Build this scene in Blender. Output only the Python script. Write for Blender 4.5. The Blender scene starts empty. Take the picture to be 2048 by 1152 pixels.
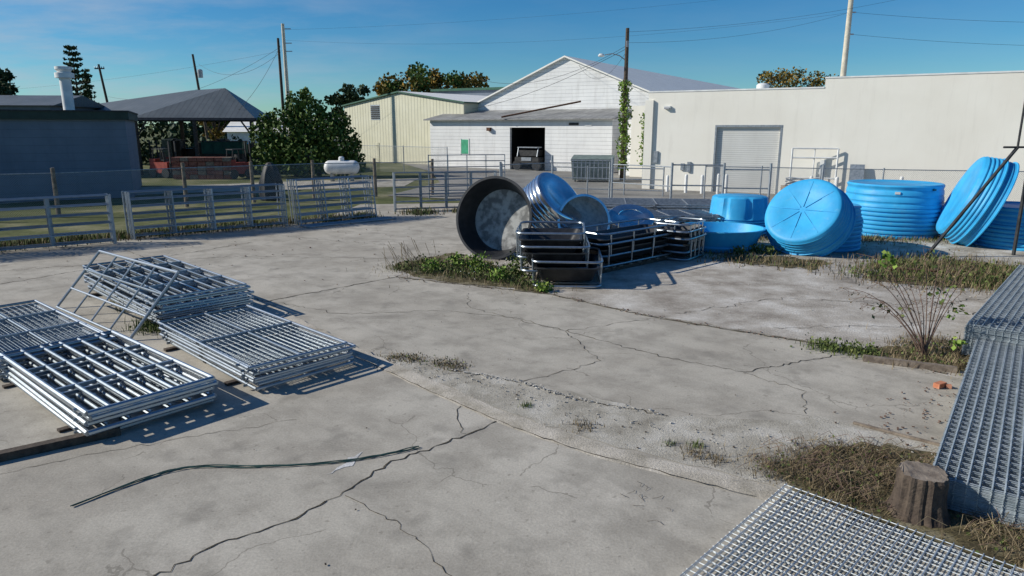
import bpy, math, random
from mathutils import Vector, Matrix, Quaternion
R=random.Random(7)
D=bpy.data; SC=bpy.context.scene
def V(*a): return Vector(a)
# ---------------------------------------------------------------- materials
def newmat(name):
    m=D.materials.new(name); m.use_nodes=True; nt=m.node_tree
    b=nt.nodes['Principled BSDF']; return m,nt,b
def N(nt,t,**k):
    n=nt.nodes.new(t)
    for a,v in k.items(): setattr(n,a,v)
    return n
def c4(c): return (c[0],c[1],c[2],1)
def noise(nt,vec,scale,detail=4,rough=.55):
    n=N(nt,'ShaderNodeTexNoise'); n.inputs['Scale'].default_value=scale
    n.inputs['Detail'].default_value=detail; n.inputs['Roughness'].default_value=rough
    if vec is not None: nt.links.new(vec,n.inputs['Vector'])
    return n.outputs['Fac']
def ramp(nt,fac,stops):
    r=N(nt,'ShaderNodeValToRGB'); e=r.color_ramp.elements
    e[0].position=stops[0][0]; e[0].color=c4(stops[0][1]); e[1].position=stops[-1][0]; e[1].color=c4(stops[-1][1])
    for p,c in stops[1:-1]:
        x=e.new(p); x.color=c4(c)
    nt.links.new(fac,r.inputs['Fac']); return r.outputs['Color']
def mth(nt,op,a,b=None,clamp=False):
    n=N(nt,'ShaderNodeMath',operation=op); n.use_clamp=clamp
    for i,x in enumerate((a,b)):
        if x is None: continue
        if isinstance(x,(int,float)): n.inputs[i].default_value=x
        else: nt.links.new(x,n.inputs[i])
    return n.outputs[0]
def mixc(nt,fac,a,b,mode='MIX'):
    n=N(nt,'ShaderNodeMixRGB',blend_type=mode)
    for i,x in enumerate((fac,a,b)):
        if isinstance(x,(int,float)): n.inputs[i].default_value=x
        elif isinstance(x,tuple): n.inputs[i].default_value=c4(x)
        else: nt.links.new(x,n.inputs[i])
    return n.outputs[0]
def bump(nt,b,h,strength=.3,dist=.01):
    n=N(nt,'ShaderNodeBump'); n.inputs['Strength'].default_value=strength; n.inputs['Distance'].default_value=dist
    nt.links.new(h,n.inputs['Height']); nt.links.new(n.outputs[0],b.inputs['Normal'])
def pos(nt): return N(nt,'ShaderNodeNewGeometry').outputs['Position']
def obj(nt): return N(nt,'ShaderNodeTexCoord').outputs['Object']
def pmat(name,c1,c2,scale=3,rough=.7,metal=0,bs=0,detail=5,lo=.35,hi=.65,spec=None,island=False):
    m,nt,b=newmat(name)
    p=pos(nt); f=noise(nt,p,scale,detail)
    if island:
        g=N(nt,'ShaderNodeNewGeometry').outputs['Random Per Island']
        f=mth(nt,'ADD',mth(nt,'MULTIPLY',f,.6),mth(nt,'MULTIPLY',g,.4))
    nt.links.new(ramp(nt,f,[(lo,c1),(hi,c2)]),b.inputs['Base Color'])
    b.inputs['Roughness'].default_value=rough; b.inputs['Metallic'].default_value=metal
    if spec is not None: b.inputs['Specular IOR Level'].default_value=spec
    if bs: bump(nt,b,noise(nt,p,scale*4,3),bs,.02)
    return m
M={}
M['galv']=pmat('galvanised_steel',(.27,.31,.34),(.45,.49,.53),14,.34,.82,island=True)
M['galv_d']=pmat('galvanised_steel_dull',(.22,.25,.28),(.36,.39,.42),9,.5,.55)
M['galv_p']=pmat('galvanised_panel',(.22,.25,.28),(.36,.39,.42),5,.45,.6,island=True)
M['galv_sheet']=pmat('galvanised_sheet',(.60,.65,.69),(.80,.83,.85),3,.18,.92)
M['tubfloor']=pmat('dusty_tub_floor',(.17,.17,.165),(.42,.42,.40),4,.8,0,.3,9,.42,.58)
M['wire']=pmat('galvanised_wire',(.30,.35,.38),(.48,.53,.56),10,.5,.45)
M['wire_sun']=pmat('sunlit_wire',(.42,.46,.48),(.60,.64,.66),10,.5,.35)  # paler copy of the wire, sunlight on the near stack put into its colour
M['black']=pmat('black_plastic',(.012,.013,.015),(.03,.03,.032),6,.45,0)
M['rust']=pmat('rusty_steel',(.08,.035,.02),(.16,.08,.045),8,.85,.2)
M['dark']=pmat('dark_steel',(.02,.022,.025),(.05,.05,.05),6,.6,.3)
M['wood']=pmat('weathered_wood',(.14,.11,.085),(.28,.23,.18),7,.9,0,.5)
M['woodd']=pmat('dark_wood',(.045,.032,.025),(.10,.075,.055),9,.95,0,.6)
M['conc']=pmat('pole_concrete',(.46,.42,.33),(.6,.55,.45),3,.85,0,.2)
M['white']=pmat('white_paint',(.62,.63,.62),(.8,.8,.78),2,.5,0)
M['red']=pmat('red_paint',(.25,.03,.02),(.4,.06,.04),4,.6)
M['green']=pmat('green_paint',(.012,.07,.045),(.02,.11,.065),3,.6)
M['win']=pmat('green_window',(.05,.3,.16),(.08,.42,.24),3,.4)
M['trim']=pmat('dark_green_trim',(.012,.03,.022),(.022,.045,.033),3,.6)
M['greyc']=pmat('grey_bin',(.10,.14,.13),(.2,.25,.23),3,.7)
M['hose']=pmat('green_hose',(.02,.06,.045),(.05,.10,.075),8,.5)
M['ins']=pmat('insulator',(.3,.3,.32),(.4,.4,.42),3,.3)
M['brickred']=pmat('red_brick_pile',(.16,.05,.035),(.30,.14,.10),6,.9)
M['tarp']=pmat('black_tarp',(.006,.006,.008),(.02,.02,.022),5,.6)
M['white_rock']=pmat('limestone',(.32,.30,.26),(.54,.51,.46),6,.9,0,.4,island=True)
M['orange']=pmat('broken_brick',(.45,.16,.08),(.6,.3,.2),9,.9)
def leafmat(name,c1,c2,c3):
    m,nt,b=newmat(name)
    g=N(nt,'ShaderNodeNewGeometry').outputs['Random Per Island']
    f=noise(nt,pos(nt),.9,3)
    f=mth(nt,'ADD',mth(nt,'MULTIPLY',f,.5),mth(nt,'MULTIPLY',g,.5))
    nt.links.new(ramp(nt,f,[(.25,c1),(.5,c2),(.8,c3)]),b.inputs['Base Color'])
    b.inputs['Roughness'].default_value=.65
    b.inputs['Specular IOR Level'].default_value=.15
    return m
M['leaf']=leafmat('foliage_green',(.035,.065,.014),(.07,.12,.025),(.14,.19,.05))
M['leafd']=leafmat('foliage_dark',(.02,.035,.015),(.035,.06,.025),(.07,.095,.04))
M['leafo']=leafmat('foliage_autumn',(.06,.07,.02),(.16,.13,.03),(.36,.20,.04))
M['weed']=leafmat('weed_leaves',(.045,.065,.02),(.09,.13,.035),(.18,.20,.07))
M['dry']=leafmat('dry_grass',(.09,.065,.04),(.18,.14,.08),(.30,.24,.15))
M['vine']=leafmat('vine_leaves',(.06,.12,.02),(.14,.24,.04),(.28,.34,.08))
M['twig']=pmat('twigs',(.10,.06,.045),(.2,.13,.1),8,.9)
m,nt,b=newmat('blue_poly')
col=ramp(nt,noise(nt,pos(nt),1.5,5),[(.3,(.025,.30,.60)),(.7,(.05,.42,.74))])
col=mixc(nt,mth(nt,'MULTIPLY',ramp(nt,noise(nt,pos(nt),4,8,.7),[(.55,(0,0,0)),(.75,(1,1,1))]),.35),col,(.25,.42,.5))
nt.links.new(col,b.inputs['Base Color'])
b.inputs['Roughness'].default_value=.5; b.inputs['Specular IOR Level'].default_value=.3
bump(nt,b,noise(nt,pos(nt),6,3),.15,.03); M['blue']=m
# concrete yard
m,nt,b=newmat('old_concrete'); p=pos(nt)
big=noise(nt,p,.22,6,.6); mid=noise(nt,p,1.1,8,.68); fine=noise(nt,p,38,3,.7)
col=ramp(nt,big,[(.3,(.36,.325,.27)),(.5,(.455,.42,.355)),(.7,(.53,.49,.42))])
col=mixc(nt,mth(nt,'MULTIPLY',ramp(nt,mid,[(.38,(1,1,1)),(.56,(0,0,0))]),.6),col,(.27,.245,.205))
col=mixc(nt,.55,col,ramp(nt,fine,[(.25,(.32,.32,.32)),(.7,(.63,.63,.63))]),'OVERLAY')
dk=ramp(nt,noise(nt,p,1.7,4,.55),[(.56,(0,0,0)),(.70,(1,1,1))])
col=mixc(nt,mth(nt,'MULTIPLY',dk,.5),col,(.19,.175,.15))
sp=ramp(nt,noise(nt,p,11,2,.5),[(.66,(0,0,0)),(.73,(1,1,1))])
col=mixc(nt,mth(nt,'MULTIPLY',sp,.4),col,(.15,.135,.11))
sv=N(nt,'ShaderNodeVectorMath',operation='MULTIPLY'); sv.inputs[1].default_value=(.5,3.0,1)
mp=N(nt,'ShaderNodeMapping'); mp.inputs['Rotation'].default_value=(0,0,.75); nt.links.new(p,mp.inputs[0]); nt.links.new(mp.outputs[0],sv.inputs[0])
col=mixc(nt,mth(nt,'MULTIPLY',ramp(nt,noise(nt,sv.outputs[0],.8,6,.7),[(.48,(0,0,0)),(.68,(1,1,1))]),.35),col,(.25,.23,.195))
vo=N(nt,'ShaderNodeTexVoronoi',feature='DISTANCE_TO_EDGE'); vo.inputs['Scale'].default_value=.42
wp=N(nt,'ShaderNodeVectorMath',operation='ADD'); nz=N(nt,'ShaderNodeTexNoise'); nz.inputs['Scale'].default_value=1.1; nz.inputs['Detail'].default_value=6
nt.links.new(p,nz.inputs['Vector']); nt.links.new(p,wp.inputs[0]); nt.links.new(nz.outputs['Color'],wp.inputs[1]); nt.links.new(wp.outputs[0],vo.inputs['Vector'])
ck=mth(nt,'MULTIPLY',mth(nt,'LESS_THAN',vo.outputs['Distance'],.0035),mth(nt,'GREATER_THAN',noise(nt,p,.5,2),.5))
col=mixc(nt,mth(nt,'MULTIPLY',ck,.5),col,(.15,.135,.11))
wh=ramp(nt,noise(nt,p,5,5,.7),[(.66,(0,0,0)),(.74,(1,1,1))])
col=mixc(nt,mth(nt,'MULTIPLY',wh,.35),col,(.64,.62,.57))
nt.links.new(col,b.inputs['Base Color']); b.inputs['Roughness'].default_value=.92; b.inputs['Specular IOR Level'].default_value=.2
bump(nt,b,mth(nt,'ADD',fine,mth(nt,'MULTIPLY',mid,2)),.45,.006); M['yard']=m
def dirtm(name,a,bc,c,scale=1.2,fs=30):
    m,nt,b=newmat(name); p=pos(nt)
    col=ramp(nt,noise(nt,p,scale,8,.68),[(.34,a),(.5,bc),(.66,c)])
    fn=noise(nt,p,fs,3,.7)
    col=mixc(nt,.65,col,ramp(nt,fn,[(.25,(.28,.28,.28)),(.72,(.72,.72,.72))]),'OVERLAY')
    nt.links.new(col,b.inputs['Base Color']); b.inputs['Roughness'].default_value=.95; b.inputs['Specular IOR Level'].default_value=.1
    bump(nt,b,fn,.6,.02); return m
M['sand']=dirtm('sandy_grit',(.27,.245,.20),(.40,.37,.31),(.53,.50,.44),1.6,45)
M['gravel']=dirtm('worn_pavement',(.25,.22,.185),(.41,.375,.325),(.57,.54,.49),1.0,30)
M['shell']=dirtm('crushed_shell',(.18,.15,.11),(.38,.35,.29),(.62,.6,.54),.8,14)
M['soil']=dirtm('mossy_soil',(.06,.05,.03),(.13,.11,.06),(.26,.23,.16),2.5,30)
M['lawn']=dirtm('rough_grass',(.05,.065,.025),(.11,.12,.05),(.25,.23,.14),.25,6)
M['road']=dirtm('asphalt_drive',(.19,.18,.165),(.25,.24,.22),(.32,.31,.285),.3,12)
M['kerb']=dirtm('concrete_edge',(.27,.245,.2),(.40,.365,.31),(.50,.46,.40),1.8,40)
M['crack']=dirtm('crack_fill',(.03,.026,.02),(.07,.06,.045),(.14,.12,.09),5,40)
M['joint']=dirtm('joint_fill',(.10,.085,.06),(.17,.15,.11),(.28,.25,.2),5,40)
M['stain']=dirtm('whitewash_stain',(.46,.45,.43),(.58,.57,.55),(.66,.65,.64),6,40)
def sheet(name,c1,c2,axis,period,depth=.05,rough=.6,metal=0,darkw=.1,dirt=.35,dirtc=(.3,.28,.25)):
    m,nt,b=newmat(name); o=obj(nt)
    s=N(nt,'ShaderNodeSeparateXYZ'); nt.links.new(o,s.inputs[0])
    a=mth(nt,'FRACT',mth(nt,'DIVIDE',s.outputs[axis],period))
    ln=mth(nt,'LESS_THAN',a,darkw)
    col=ramp(nt,noise(nt,o,.6,6,.6),[(.3,c1),(.7,c2)])
    sc=N(nt,'ShaderNodeVectorMath',operation='MULTIPLY'); sc.inputs[1].default_value=(1.5,1.5,.25); nt.links.new(o,sc.inputs[0])
    st=ramp(nt,noise(nt,sc.outputs[0],1.2,6,.7),[(.5,(0,0,0)),(.75,(1,1,1))])
    col=mixc(nt,mth(nt,'MULTIPLY',st,dirt),col,dirtc)
    col=mixc(nt,mth(nt,'MULTIPLY',ln,.45),col,(.08,.08,.08))
    nt.links.new(col,b.inputs['Base Color']); b.inputs['Roughness'].default_value=rough; b.inputs['Metallic'].default_value=metal
    bump(nt,b,a,.5,depth); return m
M['lap']=sheet('white_lap_siding',(.72,.72,.71),(.85,.85,.83),2,.32,.03,.6,0,.1,.3)
M['cream']=sheet('cream_ribbed_steel',(.54,.52,.38),(.62,.60,.46),0,.45,.05,.5,0,.14,.12)
M['whiteroof']=sheet('white_metal_roof',(.80,.78,.72),(.88,.86,.80),1,.9,.008,.6,0,.04,.25)
M['greyroof']=sheet('weathered_roof',(.13,.13,.13),(.34,.34,.33),0,.6,.04,.7,0,.1,.6,(.1,.1,.1))
M['darkroof']=sheet('dark_ribbed_roof',(.08,.095,.10),(.13,.145,.15),0,.4,.05,.5,.1,.2,.2,(.2,.2,.2))
M['rolldoor']=sheet('roll_up_door',(.60,.60,.57),(.68,.68,.65),2,.12,.03,.6,0,.15,.1)
M['block']=sheet('painted_block',(.125,.155,.20),(.17,.205,.26),2,.4,.01,.8,0,.04,.35,(.085,.10,.14))
m,nt,b=newmat('cream_stucco'); o=obj(nt)
col=ramp(nt,noise(nt,o,.35,5),[(.3,(.74,.71,.63)),(.7,(.81,.785,.71))])
sc=N(nt,'ShaderNodeVectorMath',operation='MULTIPLY'); sc.inputs[1].default_value=(2.2,2.2,.22); nt.links.new(o,sc.inputs[0])
col=mixc(nt,mth(nt,'MULTIPLY',ramp(nt,noise(nt,sc.outputs[0],1,6,.7),[(.52,(0,0,0)),(.8,(1,1,1))]),.3),col,(.5,.47,.41))
nt.links.new(col,b.inputs['Base Color']); b.inputs['Roughness'].default_value=.9; bump(nt,b,noise(nt,o,25,3),.3,.01); M['stucco']=m
# chain link
m,nt,b=newmat('chain_link'); o=obj(nt)
s=N(nt,'ShaderNodeSeparateXYZ'); nt.links.new(o,s.inputs[0])
def dd(op):
    return mth(nt,'ABSOLUTE',mth(nt,'SUBTRACT',mth(nt,'FRACT',mth(nt,'DIVIDE',mth(nt,op,s.outputs[0],s.outputs[2]),.085)),.5))
w=mth(nt,'GREATER_THAN',mth(nt,'MAXIMUM',dd('ADD'),dd('SUBTRACT')),.455)
tr=N(nt,'ShaderNodeBsdfTransparent'); mx=N(nt,'ShaderNodeMixShader')
nt.links.new(w,mx.inputs[0]); nt.links.new(tr.outputs[0],mx.inputs[1]); nt.links.new(b.outputs[0],mx.inputs[2])
nt.links.new(mx.outputs[0],nt.nodes['Material Output'].inputs[0])
b.inputs['Base Color'].default_value=(.28,.30,.31,1); b.inputs['Metallic'].default_value=.4; b.inputs['Roughness'].default_value=.5
M['link']=m
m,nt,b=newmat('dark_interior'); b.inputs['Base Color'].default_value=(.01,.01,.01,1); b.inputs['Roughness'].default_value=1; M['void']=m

# ---------------------------------------------------------------- mesh builder
class MB:
    def __init__(s): s.v=[]; s.f=[]; s.m=[]; s.mats=[]
    def mi(s,k):
        if k not in s.mats: s.mats.append(k)
        return s.mats.index(k)
    def add(s,vs,fs,k):
        o=len(s.v); s.v+= [tuple(v) for v in vs]; i=s.mi(k)
        for f in fs: s.f.append(tuple(o+j for j in f)); s.m.append(i)
    def tube(s,a,b,r,k,n=8,r2=None):
        a=Vector(a); b=Vector(b); r2=r if r2 is None else r2
        d=(b-a)
        if d.length<1e-6: return
        q=d.to_track_quat('Z','Y'); x=q@V(1,0,0); y=q@V(0,1,0); vs=[]
        for i in range(n):
            t=2*math.pi*i/n+.3; o=x*math.cos(t)+y*math.sin(t); vs.append(a+o*r); vs.append(b+o*r2)
        fs=[(2*i,2*((i+1)%n),2*((i+1)%n)+1,2*i+1) for i in range(n)]
        fs+=[tuple(2*i for i in range(n))[::-1],tuple(2*i+1 for i in range(n))]
        s.add(vs,fs,k)
    def path(s,pts,r,k,n=8,closed=False):
        P=[Vector(p) for p in pts]; L=len(P); vs=[]; prev=None
        for i in range(L):
            if closed: d=P[(i+1)%L]-P[i-1]
            else: d=P[min(i+1,L-1)]-P[max(i-1,0)]
            q=d.to_track_quat('Z','Y') if prev is None else prev
            if prev is not None:
                z=prev@V(0,0,1); q=z.rotation_difference(d.normalized())@prev
            prev=q; x=q@V(1,0,0); y=q@V(0,1,0)
            rr=r[i] if isinstance(r,list) else r
            for j in range(n):
                t=2*math.pi*j/n; vs.append(P[i]+(x*math.cos(t)+y*math.sin(t))*rr)
        fs=[]
        for i in range(L if closed else L-1):
            a=i*n; b=((i+1)%L)*n
            for j in range(n): fs.append((a+j,a+(j+1)%n,b+(j+1)%n,b+j))
        s.add(vs,fs,k)
    def box(s,c,sz,k,rz=0,rot=None):
        h=[x/2 for x in sz]; vs=[]
        mt=rot if rot is not None else Matrix.Rotation(rz,3,'Z')
        for i in (-1,1):
            for j in (-1,1):
                for l in (-1,1): vs.append(Vector(c)+mt@V(i*h[0],j*h[1],l*h[2]))
        s.add(vs,[(0,1,3,2),(4,6,7,5),(0,4,5,1),(2,3,7,6),(0,2,6,4),(1,5,7,3)],k)
    def poly(s,pts,k): s.add(pts,[tuple(range(len(pts)))],k)
    def prism(s,pts,z0,z1,k):
        n=len(pts); vs=[(p[0],p[1],z0) for p in pts]+[(p[0],p[1],z1) for p in pts]
        s.add(vs,[tuple(range(n))[::-1],tuple(range(n,2*n))]+[(i,(i+1)%n,n+(i+1)%n,n+i) for i in range(n)],k)
    def lathe(s,prof,k,n=56,mat=None,sy=1):
        mat=mat or Matrix.Identity(4)
        for a in range(len(prof)-1):
            (r0,z0),(r1,z1)=prof[a][:2],prof[a+1][:2]
            kk=prof[a][2] if len(prof[a])>2 else k
            vs=[];fs=[]
            for i in range(n):
                t=2*math.pi*i/n; ct=math.cos(t); st=math.sin(t)*sy
                vs.append(mat@V(r0*ct,r0*st,z0)); vs.append(mat@V(r1*ct,r1*st,z1))
            for i in range(n):
                j=(i+1)%n
                if r0<1e-5: fs.append((2*i,2*j+1,2*i+1))
                elif r1<1e-5: fs.append((2*i,2*j,2*i+1))
                else: fs.append((2*i,2*j,2*j+1,2*i+1))
            s.add(vs,fs,kk)
    def leaf(s,p,sz,k,rnd,up=0):
        a=V(rnd.uniform(-1,1),rnd.uniform(-1,1),rnd.uniform(-1,1)+up)
        if a.length<.05: a=V(1,0,0)
        a.normalize(); b=a.cross(V(rnd.uniform(-1,1),rnd.uniform(-1,1),rnd.uniform(-1,1)))
        if b.length<.05: b=V(0,0,1)
        b.normalize(); L=sz*rnd.uniform(.6,1.3); w=L*.45
        s.add([p,p+a*L*.5+b*w,p+a*L,p+a*L*.5-b*w],[(0,1,2,3)],k)
    def mesh(s,name,smooth=True,merge=False):
        me=D.meshes.new(name); me.from_pydata(s.v,[],s.f)
        for k in s.mats: me.materials.append(M[k])
        me.polygons.foreach_set('material_index',s.m)
        if smooth:
            me.polygons.foreach_set('use_smooth',[True]*len(s.f))
        if merge:
            import bmesh
            bm=bmesh.new(); bm.from_mesh(me); bmesh.ops.remove_doubles(bm,verts=bm.verts,dist=1e-5)
            bmesh.ops.recalc_face_normals(bm,faces=bm.faces); bm.to_mesh(me); bm.free()
        me.update()
        if smooth: me.set_sharp_from_angle(angle=math.radians(38))
        return me
    def ob(s,name,parent=None,smooth=True,loc=(0,0,0),rz=0,merge=False):
        return link(name,s.mesh(name,smooth,merge),parent,loc,rz)
def link(name,me,parent=None,loc=(0,0,0),rz=0):
    o=D.objects.new(name,me); SC.collection.objects.link(o); o.location=loc; o.rotation_euler=(0,0,rz)
    if parent: o.parent=parent
    return o
def root(name,loc=(0,0,0),rz=0):
    o=D.objects.new(name,None); SC.collection.objects.link(o); o.location=loc; o.rotation_euler=(0,0,rz); o.empty_display_size=.3
    return o
def rrect(L,W,r,z,n=5,cx=0,cy=0):
    out=[]
    for (sx,sy,a0) in ((1,1,0),(-1,1,90),(-1,-1,180),(1,-1,270)):
        for i in range(n+1):
            a=math.radians(a0+90*i/n)
            out.append(V(cx+sx*(L/2-r)+r*math.cos(a),cy+sy*(W/2-r)+r*math.sin(a),z))
    return out

# ---------------------------------------------------------------- ground
mb=MB(); mb.poly([(-900,-60,-.03),(900,-60,-.03),(900,1500,-.03),(-900,1500,-.03)],'lawn'); mb.ob('ground')
mb=MB(); mb.prism([(-40,-12),(40,-12),(40,27),(22,30),(11,34),(0,35),(-7.5,34),(-7.8,29.2),(-13,24.8),(-19,19.6),(-40,4)],-.2,0,'yard'); mb.ob('concrete_yard',smooth=False)
mb=MB(); mb.poly([(-7,38.5,0),(0,35.2,0),(11,34.2,0),(22,30.2,0),(40,27.2,0),(60,20,0),(60,60,0),(10,90,0),(-10,95,0),(-12,75,0),(-7,60,0),(-5,48,0)],'road'); mb.ob('driveway',smooth=False)
mb=MB(); mb.poly([(-26,34,-.015),(-20,40,-.015),(-12,43,-.015),(-7,45,-.015),(-7,52,-.015),(-14,50,-.015),(-24,44,-.015)],'sand'); mb.ob('sandy_track',smooth=False)
def wob(pts,amp,step,rnd,closed=True):
    out=[]; L=len(pts)
    for i in range(L if closed else L-1):
        a=Vector(pts[i]);b=Vector(pts[(i+1)%L]); n=max(1,int((b-a).length/step))
        for j in range(n):
            p=a.lerp(b,j/n); out.append((p.x+rnd.uniform(-amp,amp),p.y+rnd.uniform(-amp,amp)))
    if not closed: out.append(tuple(pts[-1]))
    return out
def patch(name,pts,k,z=.004,amp=.08,step=.25,seed=1):
    rnd=random.Random(seed); mb=MB(); q=wob(pts,amp,step,rnd)
    mb.poly([(x,y,z) for x,y in q],k); return mb.ob(name,smooth=False)
patch('worn_pavement',[(-3.0,17.2),(.86,15.3),(2.76,13.4),(5.38,11.6),(6.9,9.6),(9,8),(30,8),(30,24),(14,21),(8,20.5),(4,20),(-1,21),(-2.5,19)],'gravel',.004,.07,.3,3)
patch('shell_ground',[(5.2,20.6),(8,19.4),(11,19.2),(14,18.5),(30,17),(32,28),(16,29),(5,30),(3,26),(3.6,22)],'shell',.008,.15,.4,4)
patch('sand_gutter',[(-2.3,10.85),(-1.0,10.35),(.2,9.7),(1.0,9.1),(2.05,8.45),(3.2,8.3),(4.1,8.4),(4.8,7.7),(5.6,7.2),(6.2,3),(5.0,3.0),(3.4,5.9),(2.72,6.6),(1.05,7.65),(.1,8.42),(-1.3,9.85),(-2.0,10.6)],'sand',.004,.06,.2,5)
patch('mossy_patch',[(-3.3,18.6),(-2.6,17.2),(-1.9,16.6),(.0,15.7),(.9,15.2),(.6,16),(-.2,17.5),(-.6,19),(-1.8,20.6)],'soil',.012,.12,.2,6)
patch('soil_bed',[(2.9,7.0),(3.6,7.5),(4.4,7.6),(5.2,7.2),(5.4,6.0),(5.2,5.1),(4.2,5.2),(3.0,6.5)],'soil',.010,.1,.15,8)
patch('weedy_verge',[(8.9,16.6),(10.4,15.9),(12.5,15.6),(14,16.5),(13.5,19),(11.5,19.4),(10.2,19.0)],'soil',.016,.2,.3,9)
patch('leaf_litter',[(5.4,11.35),(6.2,10.75),(7.2,9.9),(8.0,10.6),(8.0,11.2),(6.9,11.5),(6.0,11.3)],'soil',.010,.12,.2,10)
patch('earth_strip',[(6.2,18.9),(8,18.0),(9,18.8),(8.2,19.8),(6.5,20.2)],'soil',.012,.15,.2,11)
patch('whitewash_stain',[(-2.05,6.85),(-1.8,7.05),(-1.72,7.4),(-1.84,7.3),(-1.95,6.95)],'stain',.004,.03,.07,12)
# raised slab edge
mb=MB(); A=[(-5.4,14.5),(-2.6,11.22),(-1.31,9.79),(.1,8.34),(1.04,7.55),(2.7,6.57),(3.35,6.0)]
q=wob([(x,y) for x,y in A],.018,.22,random.Random(3),False)
vs=[];n=len(q)
for x,y in q:
    wv=.0+R.uniform(-.02,.02)
    vs+= [(x-.20,y-.20,.001),(x-.18,y-.18,.012),(x-.01+wv,y+wv,.03),(x+.025+wv,y+.025+wv,-.02)]
mb.add(vs,[(4*i+j,4*i+4+j,4*i+5+j,4*i+1+j) for i in range(2,n-1) for j in range(3)],'kerb'); mb.ob('concrete_kerb')
def ribbon(mb,pts,w,k,z,seed,amp=.05,step=.12):
    rnd=random.Random(seed); q=wob(pts,amp,step,rnd,False); vs=[]
    for i,(x,y) in enumerate(q):
        a=Vector(q[max(i-1,0)]);b=Vector(q[min(i+1,len(q)-1)]); d=(b-a).normalized(); n=V(-d.y,d.x)
        ww=w*rnd.uniform(.3,1.3); vs+=[(x+n.x*ww,y+n.y*ww,z),(x-n.x*ww,y-n.y*ww,z)]
    mb.add(vs,[(2*i,2*i+1,2*i+3,2*i+2) for i in range(len(q)-1)],k)
mb=MB()
ribbon(mb,[(-3.4,4.6),(-2.99,5.13),(-2.67,5.59),(-2.18,5.92),(-1.74,6.48),(-1.38,7.14),(-.64,7.78),(-.3,8.1),(-.09,8.46)],.012,'crack',.005,1,.035,.08)
ribbon(mb,[(-.6,7.85),(-.75,8.5),(-.62,9.1)],.005,'crack',.005,2,.03,.08)
ribbon(mb,[(-1.7,6.4),(-1.2,6.0),(-.75,5.5),(-.5,5.0)],.004,'crack',.005,21,.03,.08)
ribbon(mb,[(-.97,10.19),(.12,9.65),(.9,9.0),(2.05,8.42)],.013,'crack',.006,4,.04,.08)
ribbon(mb,[(.12,9.65),(.74,10.08),(1.44,10.6),(1.0,12.3)],.006,'crack',.006,5,.04,.09)
ribbon(mb,[(1.0,12.3),(2.4,10.9),(3.6,10.1),(5.4,10.9)],.008,'crack',.006,6,.05,.09)
ribbon(mb,[(3.6,10.1),(4.2,9.3),(3.9,8.5)],.005,'crack',.006,7,.05,.09)
ribbon(mb,[(1.0,12.3),(-.9,14),(-1.0,15.3)],.006,'crack',.006,8,.06)
ribbon(mb,[(1.0,12.3),(2.2,12.9),(2.9,13.2)],.006,'crack',.006,9,.06)
ribbon(mb,[(-5.2,14.5),(-3.5,13.5),(-1.5,13.8),(.1,13.2),(1,12.3)],.006,'crack',.006,10,.06)
ribbon(mb,[(-2.96,17.05),(.86,15.2),(2.76,13.3),(5.38,11.5),(6.7,10)],.035,'joint',.013,11,.03)
ribbon(mb,[(-5.4,14.5),(-2.96,17.05),(-1.0,21)],.013,'crack',.006,12,.03)
ribbon(mb,[(-14,13.5),(-10.6,19.3),(-8.6,22.5)],.012,'crack',.006,13,.06)
ribbon(mb,[(-5.4,14.5),(-8.5,17.6),(-12,21)],.01,'crack',.006,14,.03)
ribbon(mb,[(-14.5,17.5),(-8,20),(-3,19.5)],.008,'crack',.006,15,.12)
ribbon(mb,[(-9.5,24.5),(-4,22),(-1.6,22)],.008,'crack',.006,16,.1)
ribbon(mb,[(3.3,13.5),(6,14.8),(8.8,14.2),(11,15)],.008,'crack',.012,17,.1)
ribbon(mb,[(5,12.5),(7.4,12.6),(9.5,13.6)],.008,'crack',.012,18,.1)
ribbon(mb,[(-9,5.5),(-6,6.6),(-4.8,7.4),(-2.8,8.3)],.004,'crack',.005,19,.05)
ribbon(mb,[(-2.8,11.05),(-1.5,9.61),(-.09,8.16),(.86,7.36),(2.5,6.38)],.007,'crack',.016,22,.02)
mb.ob('pavement_cracks',smooth=False)
# debris
mb=MB(); rnd=random.Random(5)
def debris(n,f,k,s0,s1):
    for _ in range(n):
        x,y=f(); a=rnd.uniform(0,6.28); s=s0+(s1-s0)*rnd.random()**2
        q=Matrix.Rotation(a,3,'Z')@Matrix.Rotation(rnd.uniform(-.4,.4),3,'X')
        mb.box((x,y,.012+s*.2),(s,s*rnd.uniform(.25,.8),s*rnd.uniform(.2,.5)),k,rot=q)
def along(pts,sp):
    def f():
        i=rnd.randrange(len(pts)-1); t=rnd.random(); a=pts[i];b=pts[i+1]
        return a[0]+(b[0]-a[0])*t+rnd.gauss(0,sp),a[1]+(b[1]-a[1])*t+rnd.gauss(0,sp)
    return f
debris(420,along([(-2.2,10.6),(-.3,9.5),(1.5,8.3),(3.5,7.5),(5,7)],.18),'white_rock',.006,.03)
debris(180,along([(-2.2,10.6),(-.3,9.4),(1.5,8.0),(3.5,7.2)],.2),'woodd',.006,.025)
debris(240,along([(-1.0,10.2),(.12,9.65),(.9,9.0),(2.05,8.42)],.035),'white_rock',.012,.04)
debris(260,along([(-3,17),(.86,15.2),(2.76,13.3),(5.38,11.5),(6.7,10)],.07),'twig',.01,.04)
debris(160,lambda:(rnd.uniform(-6,7),rnd.uniform(5,16)),'woodd',.005,.022)
debris(160,lambda:(rnd.uniform(2,11),rnd.uniform(13,19)),'white_rock',.01,.035)
debris(500,lambda:(rnd.uniform(6,22),rnd.uniform(19.5,28)),'white_rock',.02,.08)
debris(160,lambda:(rnd.uniform(-13,-1),rnd.uniform(16,30)),'twig',.01,.05)
debris(120,along([(4.4,7.6),(6.3,9.4)],.3),'twig',.01,.035)
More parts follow.
